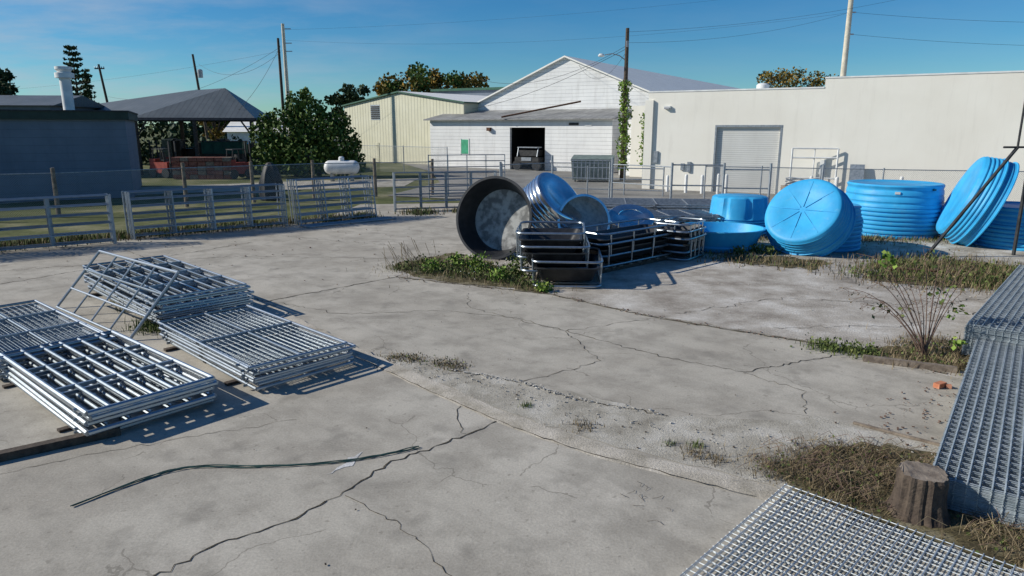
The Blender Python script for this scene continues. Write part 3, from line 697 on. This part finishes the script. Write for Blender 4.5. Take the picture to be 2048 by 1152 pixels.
# grey block building at left
rt=root('grey_block_building',(-29.5,33.2,0),math.atan2(4.3,9.1))
mb=MB(); wallbox(mb,-8,9.95,0,9,0,4.1,'block'); mb.ob('walls',rt,smooth=False)
mb=MB(); wallbox(mb,-8.2,10.15,-.2,9.2,4.102,4.5,'trim'); wallbox(mb,-8.25,10.2,-.25,9.25,4.5,4.57,'dark'); mb.ob('roof',rt,smooth=False)
mb=MB(); mb.lathe([(.3,4.5),(.3,6.5),(.5,6.52),(.5,6.8),(.32,6.85),(.45,7.0),(.45,7.15),(0,7.2)],'white',20,Matrix.Translation((6.74,6.5,0))); mb.ob('vent_stack',rt)
rt=root('dark_shed',(-46,52,0),.1); mb=MB(); wallbox(mb,0,11.5,0,8,0,5.3,'block'); mb.ob('walls',rt,smooth=False)
mb=MB(); mb.add([(-.5,-.5,5.3),(12,-.5,5.3),(12,4,6.2),(-.5,4,6.2),(12,8.5,5.3),(-.5,8.5,5.3)],[(0,1,2,3),(3,2,4,5),(1,4,2),(0,3,5)],'darkroof'); mb.ob('roof',rt,smooth=False)

# open pavilion
rt=root('open_pole_barn')
FL=V(-29.9,55.5,4.45);FR=V(-20.9,57.5,4.45);BR=V(-24,70,4.8);BL=V(-37.8,62,5.5);R1=V(-27.8,62,6.85);R2=V(-24.5,61,6.98)
mb=MB(); mb.add([FL,FR,R2,R1],[(0,1,2,3)],'darkroof'); mb.add([BL,FL,R1],[(0,1,2)],'darkroof'); mb.add([FR,BR,R2],[(0,1,2)],'darkroof'); mb.add([BR,BL,R1,R2],[(0,1,2,3)],'darkroof')
mb.ob('roof',rt,smooth=False)
mb=MB()
for a,b in ((FL,FR),(FR,BR),(BR,BL),(BL,FL)):
    mb.tube(a-V(0,0,.14),b-V(0,0,.14),.16,'dark',4)
mb.ob('fascia',rt,smooth=False)
mb=MB()
for p in (FL.lerp(FR,.03),FL.lerp(FR,.5),FR.lerp(FL,.03),BL.lerp(FL,.05),BL.lerp(FL,.5),BR,BR.lerp(BL,.5)):
    mb.box((p.x,p.y,p.z/2-.1),(.25,.25,p.z-.2),'woodd')
mb.tube(FL.lerp(FR,.03)-V(0,0,1.5),FL.lerp(FR,.12)-V(0,0,.2),.07,'woodd'); mb.tube(FR.lerp(FL,.03)-V(0,0,1.5),FR.lerp(FL,.12)-V(0,0,.2),.07,'woodd')
mb.ob('posts',rt,smooth=False)
def forklift(name,loc,rz):
    mb=MB(); mb.box((0,0,.75),(1.6,1.0,.8),'red'); mb.box((-.6,0,1.2),(.5,.9,.4),'red'); mb.box((.2,0,1.3),(.4,.5,.1),'black'); mb.box((0,0,1.5),(.1,.5,.5),'black')
    for x in (-.6,.6):
        for y in (-.55,.4): mb.tube((x,y,.35),(x,y+.15,.35),.35,'black',14)
    for x in (-.6,.5):
        for y in (-.4,.4): mb.tube((x,y,1.1),(x*.8,y,2.1),.04,'dark')
    mb.box((0,0,2.12),(1.1,.9,.06),'dark')
    for y in (-.3,.3): mb.box((.95,y,1.4),(.1,.08,2.6),'dark'); mb.box((1.5,y,.25),(1.1,.1,.05),'dark')
    mb.box((1.0,0,.7),(.05,.9,.6),'dark'); mb.ob(name,smooth=False,loc=loc,rz=rz)
forklift('forklift',(-26.5,53,0),-.3); forklift('forklift',(-28.6,57,0),2.6); forklift('forklift',(-20.5,52,0),.9)
mb=MB(); mb.box((0,0,.8),(3.4,1.6,1.0),'green'); mb.box((0,0,1.33),(3.5,1.7,.06),'dark')
for x in (-1.6,-.8,0,.8,1.6): mb.box((x,-.82,.8),(.08,.05,1.0),'green')
mb.box((0,0,-.45),(3.2,1.4,1.5),'woodd'); mb.ob('green_skip',smooth=False,loc=(-25,61,1.2),rz=.1)
mb=MB(); rnd=random.Random(9)
for i in range(7):
    for j in range(5): mb.box((-24.6+.62*i,51.5+rnd.uniform(-.05,.05),.15+.32*j),(.58,1.0,.29),'brickred' if rnd.random()<.75 else 'wood')
mb.ob('brick_pallet_stack',smooth=False)
mb=MB()
for i in range(20): 
    x=-32+i*.8; h=rnd.uniform(.8,2.6); mb.box((x,66+rnd.uniform(-1,1),h/2),(.8,.8,h),rnd.choice(['dark','woodd','rust','greyc','dark'])); mb.box((x,66,h+.05),(.9,.9,.06),'dark')
mb.ob('stored_equipment',smooth=False)
rt=root('white_cottage',(-34,84,0),0)
mb=MB(); wallbox(mb,0,13,0,7,0,3.2,'white'); mb.ob('walls',rt,smooth=False); mb=MB(); mb.add([(-.4,-.4,3.2),(13.4,-.4,3.2),(13.4,3.5,4.9),(-.4,3.5,4.9),(13.4,7.4,3.2),(-.4,7.4,3.2)],[(0,1,2,3),(3,2,4,5),(1,4,2),(0,3,5)],'whiteroof'); mb.ob('roof',rt,smooth=False)
mb=MB(); wallbox(mb,2,3,-.04,-.003,0,2.1,'blue'); wallbox(mb,5,6.4,-.04,-.003,1,2.2,'dark'); wallbox(mb,9,10.4,-.04,-.003,1,2.2,'dark'); mb.ob('windows',rt,smooth=False)

# propane tank
mb=MB(); prof=[(0,-1.25)]+[(.48*math.sin(a*math.pi/12),-.85-.4*math.cos(a*math.pi/12)) for a in range(1,7)]+[(.48*math.cos(a*math.pi/12),.85+.4*math.sin(a*math.pi/12)) for a in range(0,6)]+[(0,1.25)]
mb.lathe(prof,'white',24,Matrix.Translation((0,0,.95))@Matrix.Rotation(math.pi/2,4,'Y'))
mb.lathe([(.2,1.4),(.2,1.62),(.12,1.7),(0,1.71)],'white',14)
for x in (-.7,.7): mb.box((x,0,.25),(.15,.7,.5),'conc')
mb.ob('propane_tank',loc=(-12.1,49.5,0),rz=.05,merge=True)
mb=MB(); lv=[(0,.5),(.3,.52),(.8,.5),(1.1,.42),(1.45,.3),(1.65,.14),(1.7,0.02)]; vs=[];n=20; rnd=random.Random(3)
for z,r in lv:
    for i in range(n): t=2*math.pi*i/n; rr=r*(1+.12*math.sin(i*2.3)+rnd.uniform(-.05,.05)); vs.append((rr*math.cos(t)*1.15,rr*math.sin(t)*.8,z*1.15))
mb.add(vs,[(a*n+i,a*n+(i+1)%n,(a+1)*n+(i+1)%n,(a+1)*n+i) for a in range(len(lv)-1) for i in range(n)],'tarp'); mb.ob('tarp_covered_grill',loc=(-12.6,36.2,0))
# dumpster
mb=MB()
vs=[(-1.35,-.8,.15),(1.35,-.8,.15),(1.35,.8,.15),(-1.35,.8,.15),(-1.45,-.95,1.55),(1.45,-.95,1.55),(1.45,.9,1.75),(-1.45,.9,1.75)]
mb.add(vs,[(3,2,1,0),(0,1,5,4),(1,2,6,5),(2,3,7,6),(3,0,4,7)],'greyc'); mb.add([(-1.47,-.98,1.57),(1.47,-.98,1.57),(1.47,.92,1.8),(-1.47,.92,1.8)],[(0,1,2,3)],'greyc')
for i in range(10): mb.box((-1.3+.29*i,-.92,.85),(.07,.08,1.3),'galv_d')
mb.box((0,-.97,1.5),(2.95,.08,.1),'galv_d')
for x in (-1.2,1.2): mb.tube((x,-.7,.08),(x+.08,-.7,.08),.09,'black',10)
mb.ob('dumpster',smooth=False,loc=(5.7,49,0),rz=-.2)

# ---------------------------------------------------------------- utility poles and wires
def pole(name,x,y,h,r,k='woodd',lean=(0,0),cross=0,trans=False):
    mb=MB(); top=V(lean[0],lean[1],h)
    mb.tube((0,0,0),top,r,k,10,r*.65)
    if cross:
        mb.box(tuple(top*.955),(cross,.12,.14),k)
        for s in (-1,-.5,.5,1): mb.lathe([(.05,0),(.07,.08),(.04,.16),(0,.2)],'ins',8,Matrix.Translation(tuple(top*.955+V(s*cross*.46,0,.07))))
    if trans:
        mb.lathe([(0,0),(.28,.02),(.3,.85),(.2,.95),(0,1.0)],'ins',14,Matrix.Translation(tuple(top*.78+V(.45,0,0))))
        mb.box(tuple(top*.82+V(.2,0,0)),(.3,.1,.1),'dark')
    return mb
p=pole('x',7.94,50,10.35,.19,'woodd')
arm=[V(0,0,8.2),V(-.5,0,8.55),V(-1.0,0,8.68),V(-1.5,0,8.6)]; p.path(arm,.035,'galv_d',6)
p.lathe([(0,.14),(.14,.12),(.24,0),(.2,-.06),(0,-.1)],'white',14,Matrix.Translation((-1.75,0,8.55)),sy=.6)
p.box((0,-.1,9.3),(.15,.25,.4),'ins'); p.tube((.2,-.1,0),(.2,-.1,6),.04,'galv_d')
p.ob('utility_pole',loc=(7.94,50,0))
pole('x',0,0,16.5,.28,'conc').ob('utility_pole',loc=(27.7,60,0))
pole('x',0,0,14.1,.24,'conc').ob('utility_pole',loc=(-23.6,75,0))
pole('x',0,0,10.9,.15,'woodd').ob('utility_pole',loc=(-19.35,60,0))
pole('x',0,0,12.1,.19,'woodd',(-1.0,0),0,True).ob('utility_pole',loc=(-36.6,85,0))
pole('x',0,0,11.4,.19,'woodd',(-1.2,0),1.2).ob('utility_pole',loc=(-50.5,90,0))
pole('x',0,0,12,.17,'woodd',(-.2,0),1.6).ob('utility_pole',loc=(-91,130,0))
pole('x',0,0,9,.25,'conc').ob('utility_pole',loc=(33,45,0))
mb=MB()
for z in (12.9,11.2): mb.box((27.95,60,z),(.5,.1,.1),'ins'); 
for z in (13.6,12.2,11.4): mb.box((-23.2,75,z),(.8,.1,.08),'ins')
mb.ob('insulator_brackets',smooth=False)
mb=MB()
def wire(a,b,sag,r=.013,n=18):
    a=Vector(a);b=Vector(b); mb.path([a.lerp(b,i/n)-V(0,0,sag*4*(i/n)*(1-i/n)) for i in range(n+1)],r,'dark',4)
wire((7.9,50,9.2),(-3,66,8),1.2); wire((7.9,50,9.0),(-4.6,71,5.4),.6,.016); wire((7.9,50,8.8),(6,64.8,9.2),1.5,.012); wire((7.9,50,9.0),(9.5,62,7.6),1.2,.012)
wire((-19.2,60,10.2),(-51,90,7.5),1.8); wire((-19.2,60,9.8),(-37,85,11),1.5); wire((-19.2,60,10.3),(-23,58,4.6),.6)
wire((7.9,50,10.1),(40,62,16),.8,.008); wire((7.9,50,9.4),(27.7,60,12.9),.6,.008)
wire((27.9,60,12.9),(70,60,13.3),1,.010); wire((27.9,60,11.2),(70,60,11.3),1,.010)
wire((27.9,60,12.9),(-23.6,75,12.5),1.2,.006); wire((-23.6,75,13.5),(60,70,21),1.5,.006); wire((-23.6,75,11.5),(-100,110,9),1.5,.008)
mb.ob('overhead_wires')

# ---------------------------------------------------------------- vegetation
def blob(mb,c,rad,n,sz,k,rnd,shell=.5):
    c=Vector(c)
    for _ in range(n):
        d=V(rnd.gauss(0,1),rnd.gauss(0,1),rnd.gauss(0,1)).normalized(); rr=shell+(1-shell)*rnd.random()**.6
        rr*=1+.12*math.sin(5*d.x+3*d.z)
        mb.leaf(c+V(d.x*rad[0],d.y*rad[1],d.z*rad[2])*rr,sz,k,rnd)
def tree(name,base,h,crown,nblob,leaves,sz,k,seed,low=.35,k2=None):
    rnd=random.Random(seed); mb=MB(); b=Vector(base); top=b+V(0,0,h*.6)
    mb.path([b,b+V(rnd.uniform(-.2,.2),0,h*.3),top],[h*.03,h*.022,h*.012],'woodd',8)
    for i in range(nblob):
        a=rnd.uniform(0,6.28); rr=rnd.random()**.5; z=h*(low+(.9-low)*rnd.random())
        f=math.sin(math.pi*min(1,max(.08,(z/h-low)/(1.02-low))))**.5
        c=b+V(math.cos(a)*rr*crown*f,math.sin(a)*rr*crown*f*.8,z)
        st=b+V(0,0,h*rnd.uniform(.25,.5)); mid=st.lerp(c,.5)+V(0,0,-.04*h)
        mb.path([st,mid,c],[h*.012,h*.008,h*.003],'woodd',5)
        s=crown*rnd.uniform(.2,.34); blob(mb,c,(s,s,s*.7),leaves//nblob,sz,k2 if (k2 and rnd.random()<.35) else k,rnd,.3)
    return mb.ob(name,smooth=False)
rnd=random.Random(11); mb=MB()
for x,y,z in ((-16.8,54,0),(-15,54.2,0),(-13.8,53.6,0)): mb.path([V(x,y,0),V(x+.3,y,2),V(x-.2,y,4.2)],[.15,.12,.05],'woodd',7)
for c,r in [((-18.1,54,1.6),(2.0,1.5,1.7)),((-17.4,54,3.4),(1.9,1.5,1.6)),((-15.6,54.5,4.7),(1.5,1.4,1.5)),((-14.7,54,3.6),(2.1,1.6,1.6)),((-13.4,53.7,2.4),(2.0,1.5,1.9)),((-15.4,53.3,1.8),(2.3,1.6,1.9)),((-12.7,53.8,1.2),(1.5,1.3,1.2)),((-16.6,54.2,5.2),(.8,.8,1.1)),((-19.2,54,3.3),(.9,.9,.9)),((-15.7,54.3,6.1),(.5,.5,.6)),((-13.2,54,4.3),(.9,.8,.7)),((-18.6,54,4.3),(.7,.7,.6))]:
    blob(mb,c,r,int(1100*r[0]*r[2]/2.5),.26,'leaf',rnd,.45)
mb.ob('bushy_tree',smooth=False)
tree('oak_tree',(-14.5,110,0),13.2,7.0,40,8000,.5,'leafo',3,.4,'leaf')
tree('oak_tree',(-7.8,112,0),12.4,5.5,26,4600,.5,'leafo',4,.45)
tree('broadleaf_tree',(-23.5,105,0),10.3,3.6,14,2200,.5,'leafd',5,.4)
tree('broadleaf_tree',(-42,100,0),9.0,3.5,14,1700,.6,'leaf',15,.4)
tree('autumn_tree',(37.2,92,0),11.6,5.2,30,3600,.3,'leafo',6,.55)
tree('broadleaf_tree',(-46,62,0),9.2,3.2,12,1500,.45,'leafd',7,.3)
tree('broadleaf_tree',(-37,88,0),9,3.0,10,1300,.5,'leafo',8,.3)
mb=MB(); rnd=random.Random(4); bx,by=-60.9,100
mb.tube((bx,by,0),(bx,by,14.5),.25,'woodd',8,.04)
z=2.5
while z<14.6:
    rr=2.3*(1-(z-2.5)/14.0)**.8+.2; a0=rnd.uniform(0,6.28)
    for i in range(6):
        a=i*1.047+a0; L=rr*rnd.uniform(.75,1.15); e=V(bx+math.cos(a)*L,by+math.sin(a)*L,z+.3*L)
        mb.tube((bx,by,z),e,.04,'woodd',4)
        for j in range(9):
            q=V(bx,by,z).lerp(e,.25+.75*j/8); mb.leaf(q,.4,'leafd',rnd,.6); mb.leaf(q,.35,'leafd',rnd,.3)
    z+=.78
mb.ob('norfolk_pine',smooth=False)
mb=MB(); rnd=random.Random(14)
for (bx,h,n) in ((-58.2,11,800),):
    mb.tube((bx,98,0),(bx,98,h),.2,'woodd',8,.05)
    for i in range(n): 
        zz=rnd.uniform(2,h); zz=round(zz/.7)*.7+rnd.uniform(-.12,.12); r=1.7*(1-(zz/h))+.3; a=rnd.uniform(0,6.28); q=rnd.random(); mb.leaf(V(bx+math.cos(a)*r*q,98+math.sin(a)*r*q,zz),.45,'leafd',rnd,.4)
mb.ob('conifer_tree',smooth=False)
mb=MB(); rnd=random.Random(21)
for i in range(150):
    x=-150+i*2.1; y=150+rnd.uniform(-12,12); h=rnd.uniform(3.0,5.6) if x>-30 else rnd.uniform(3.5,7)
    blob(mb,(x,y,h*.55),(rnd.uniform(2,3.5),2,h*.5),80,1.2,'leafd',rnd,.4)
mb.ob('distant_tree_line',smooth=False)
mb=MB()
for i in range(26):
    x=-42+i*.85; y=72+rnd.uniform(-2,2); h=rnd.uniform(1.6,3.0)
    blob(mb,(x,y,h*.5),(1.0,.8,h*.55),110,.4,'leafd',rnd,.3)
mb.ob('hedge',smooth=False)
mb=MB(); rnd=random.Random(31)
for i in range(1300):
    z=rnd.uniform(.8,6.9); a=rnd.uniform(0,6.28); r=.18+rnd.random()*(.22+.14*math.sin(z*3)+.1*math.sin(z*7)); mb.leaf(V(7.94+math.cos(a)*r,50+math.sin(a)*r,z),.17,'vine',rnd,-.3)
for i in range(420):
    z=rnd.uniform(1.2,4.6); mb.leaf(V(8.75+rnd.gauss(0,.13),46.5+rnd.gauss(0,.13),z),.15,'vine',rnd,-.3)
mb.tube((8.75,46.5,0),(8.75,46.5,4.8),.05,'galv_d')
mb.ob('climbing_vine',smooth=False)
def blades(mb,f,n,h0,h1,k,rnd,w=.008,bend=.5):
    for _ in range(n):
        x,y=f(rnd); h=rnd.uniform(h0,h1); a=rnd.uniform(0,6.28); bx=math.cos(a)*h*bend*rnd.random(); by=math.sin(a)*h*bend*rnd.random()
        c=math.cos(a+1.57)*w; s=math.sin(a+1.57)*w
        mb.add([(x-c,y-s,0),(x+c,y+s,0),(x+bx*.4+c*.8,y+by*.4+s*.8,h*.6),(x+bx*.4-c*.8,y+by*.4-s*.8,h*.6),(x+bx,y+by,h)],[(0,1,2,3),(3,2,4)],k)
def cl(points,sp):
    def f(r):
        p=r.choice(points); return p[0]+r.gauss(0,sp),p[1]+r.gauss(0,sp)
    return f
def leafy(mb,f,n,h,sz,k,rnd):
    for _ in range(n):
        x,y=f(rnd); mb.leaf(V(x,y,rnd.random()**1.5*h),sz,k,rnd,.5)
rnd=random.Random(41)
mb=MB()
pts=[(-2.9,18.1),(-2.2,17.6),(-1.7,17.9),(-1.4,17.2),(-.8,17.0),(-.3,16.7),(.1,16.4),(.5,16.0),(-1.3,18.4),(-.1,17.4),(-2.4,18.8),(-.5,17.9)]
blades(mb,cl(pts,.22),2200,.04,.2,'weed',rnd,.006,.9); leafy(mb,cl(pts,.2),900,.22,.06,'weed',rnd); blades(mb,cl(pts,.4),2000,.03,.18,'dry',rnd,.006,1.2)
for q,sp,n,h in (((.2,17.0),.16,500,.6),((-.9,17.7),.14,350,.45),((-2.1,17.8),.15,300,.3),((-.3,16.6),.12,250,.3),((.75,15.5),.09,220,.18),((-1.5,18.3),.14,250,.35)):
    leafy(mb,cl([q],sp),n,h,.07,'vine' if n<400 else 'weed',rnd)
leafy(mb,cl([(.0,17.5),(-.7,17.6)],.5),120,.3,.025,'white',rnd)
for i in range(30):
    x,y=-2.7+rnd.gauss(0,.3),18.3+rnd.gauss(0,.3); mb.tube((x,y,0),(x-rnd.uniform(0,.5),y,rnd.uniform(.3,.8)),.005,'dry',4)
mb.ob('weed_clump',smooth=False)
mb=MB(); pts=[(5.35,11.3),(5.6,11.15),(5.9,10.95)]
blades(mb,cl(pts,.15),500,.03,.18,'weed',rnd,.006); leafy(mb,cl(pts,.15),350,.15,.05,'weed',rnd)
pts=[(6.9,11.3),(7.3,11.2),(7.6,11.5),(6.5,10.7),(7,10.6),(7.2,10.2)]
blades(mb,cl(pts,.25),1500,.03,.15,'dry',rnd,.006,1.2); leafy(mb,cl(pts,.2),350,.1,.04,'weed',rnd)
mb.ob('weed_clump',smooth=False)
mb=MB(); pts=[(9.3,17.2),(10.2,16.6),(11,16.3),(11.8,16.2),(12.5,16.6),(12.6,17.8),(11,18),(10.5,18.5),(11.5,17),(13.2,17.5),(12,18.9)]
blades(mb,cl(pts,.4),2500,.04,.25,'weed',rnd,.01,.8); leafy(mb,cl(pts,.35),1000,.2,.07,'weed',rnd); blades(mb,cl(pts,.65),4200,.04,.28,'dry',rnd,.008,1)
mb.ob('weed_clump',smooth=False)
mb=MB(); pts=[(-.9+.0,10.3),(-1.1,10.5),(-1.6,10.7),(-1.9,10.8)]
blades(mb,cl(pts,.12),900,.015,.06,'dry',rnd,.005,1.2); leafy(mb,cl(pts,.12),160,.04,.03,'weed',rnd)
pts=[(.2,8.75),(2.2,7.55),(1.9,7.6)]
blades(mb,cl(pts,.05),220,.02,.07,'weed',rnd,.004)
pts=[(2.1,7.35),(2.3,7.2),(.9,8.1)]; blades(mb,cl(pts,.1),400,.02,.08,'dry',rnd,.004,1.2)
pts=[(-7.9,14.0),(-8.3,14.6),(-6.6,12.4),(-6.9,12.6)]; blades(mb,cl(pts,.2),1100,.03,.22,'weed',rnd,.006); leafy(mb,cl(pts,.2),400,.15,.05,'weed',rnd)
mb.ob('grass_tufts',smooth=False)
mb=MB(); pts=[(2.95,6.95),(3.2,6.9),(3.45,7.2),(3.8,7.3),(4.2,7.2),(3.6,6.8),(4.0,6.7),(4.6,6.9),(4.4,6.5),(3.4,6.6),(4.5,5.7),(4.9,5.5),(4.6,5.3),(3.5,6.3)]
blades(mb,cl(pts,.17),6500,.02,.13,'dry',rnd,.0035,2.2); leafy(mb,cl(pts,.17),900,.07,.035,'weed',rnd)
for i in range(300):
    x,y=rnd.choice(pts); x+=rnd.gauss(0,.2); y+=rnd.gauss(0,.2); a=rnd.uniform(0,6.28); L=rnd.uniform(.1,.35); z=rnd.uniform(.02,.14)
    mb.path([V(x,y,z),V(x+math.cos(a)*L*.5,y+math.sin(a)*L*.5,z+.06),V(x+math.cos(a+.4)*L,y+math.sin(a+.4)*L,z*.6)],.0028,'twig' if i%2 else 'dry',4)
mb.ob('dry_brush',smooth=False)
mb=MB()
pts=[(-17+.9*i,20.5+.75*i) for i in range(10)]+[(-7.5,28),(-6.5,29),(-4,30.3),(-2,31)]
blades(mb,cl(pts,.35),4000,.05,.3,'weed',rnd,.014); blades(mb,cl(pts,.45),3000,.05,.3,'dry',rnd,.014)
pts=[(8.2+.6*i,23+.3*(i%3)) for i in range(12)]+[(6.5,25.5),(7,26),(6.2,19.6),(7,19.2),(8,18.6),(4.8,21.7)]
blades(mb,cl(pts,.4),1500,.04,.18,'weed',rnd,.012); blades(mb,cl(pts,.5),3000,.04,.2,'dry',rnd,.012,1)
pts=[(6.8,20.2),(7.4,20.5),(7.7,20.2)]; leafy(mb,cl(pts,.12),350,.25,.08,'weed',rnd)
mb.ob('verge_grass',smooth=False)
# sapling
mb=MB(); b=V(6.85,10.85,0)
for i in range(18):
    dx=rnd.uniform(-1.6,.55); hh=rnd.uniform(.8,1.75); dy=rnd.uniform(-.3,.8)
    p=[b+V(rnd.uniform(-.06,.06),0,0),b+V(dx*.3,dy*.3,hh*.5),b+V(dx*.65,dy*.65,hh*.85),b+V(dx,dy,hh*(.92 if dx<-.5 else 1.05))]
    q=smoothpts(p,5); mb.path(q,[.010-.0075*j/len(q) for j in range(len(q))],'twig',5)
    for j in range(16):
        w=q[rnd.randrange(6,len(q))]; e=w+V(rnd.gauss(0,.08),rnd.gauss(0,.08),rnd.uniform(-.12,.06)); mb.tube(w,e,.0025,'twig',4)
        if rnd.random()<.12: mb.leaf(e,.08,'weed',rnd,-.2)
        else: mb.leaf(e,.03,'dry',rnd,-.6)
for c,n in ((V(6.2,11.1,1.6),36),(V(7.35,10.9,.75),14),(V(6.95,10.8,1.1),8),(V(7.2,10.6,.35),26)): blob(mb,c,(.16,.14,.13),n,.085,'vine',rnd,.1)
mb.ob('sapling',smooth=False)

# ---------------------------------------------------------------- camera, sun, sky
cd=D.cameras.new('camera'); co=D.objects.new('camera',cd); SC.collection.objects.link(co); SC.camera=co
co.location=(0,0,3.7); co.rotation_euler=(math.radians(90-13.15),0,0); cd.lens=24.15; cd.sensor_width=36; cd.clip_end=3000; cd.clip_start=.05
EL=math.radians(29); az=V(-.99,.0).normalized()
dirn=V(az.x*math.cos(EL),az.y*math.cos(EL),math.sin(EL))
sd=D.lights.new('sun','SUN'); so=D.objects.new('sun',sd); SC.collection.objects.link(so)
sd.energy=5; sd.angle=math.radians(.5); sd.color=(1,.95,.85); so.rotation_euler=dirn.to_track_quat('Z','Y').to_euler()
w=D.worlds.new('World'); SC.world=w; w.use_nodes=True; nt=w.node_tree; bg=nt.nodes['Background']
sky=N(nt,'ShaderNodeTexSky',sky_type='NISHITA'); sky.sun_disc=False; sky.sun_elevation=EL
sky.sun_rotation=math.atan2(az.x,az.y); sky.air_density=1.0; sky.dust_density=.1; sky.ozone_density=4.0; sky.altitude=300
hs=N(nt,'ShaderNodeHueSaturation'); hs.inputs['Saturation'].default_value=1.3; hs.inputs['Value'].default_value=1.0
nt.links.new(sky.outputs[0],hs.inputs['Color'])
skc=mixc(nt,1.0,hs.outputs[0],(.56,.86,.98),'MULTIPLY')
tc=N(nt,'ShaderNodeTexCoord').outputs['Generated']; s=N(nt,'ShaderNodeSeparateXYZ'); nt.links.new(tc,s.inputs[0])
zz=mth(nt,'ADD',mth(nt,'MAXIMUM',s.outputs[2],0),.14)
cb=N(nt,'ShaderNodeCombineXYZ'); nt.links.new(mth(nt,'DIVIDE',s.outputs[0],zz),cb.inputs[0]); nt.links.new(mth(nt,'MULTIPLY',mth(nt,'DIVIDE',s.outputs[1],zz),1.4),cb.inputs[1])
cn=noise(nt,cb.outputs[0],.9,9,.62)
left=mth(nt,'MULTIPLY',mth(nt,'SUBTRACT',-.05,s.outputs[0]),1.9,True)
cf=mth(nt,'MULTIPLY',ramp(nt,cn,[(.42,(0,0,0)),(.76,(1,1,1))]),mth(nt,'ADD',mth(nt,'MULTIPLY',left,.75),.08),True)
nt.links.new(mixc(nt,cf,skc,(4.6,5.2,6.2)),bg.inputs['Color']); bg.inputs['Strength'].default_value=.095
SC.view_settings.view_transform='Standard'; SC.view_settings.look='None'; SC.view_settings.exposure=0
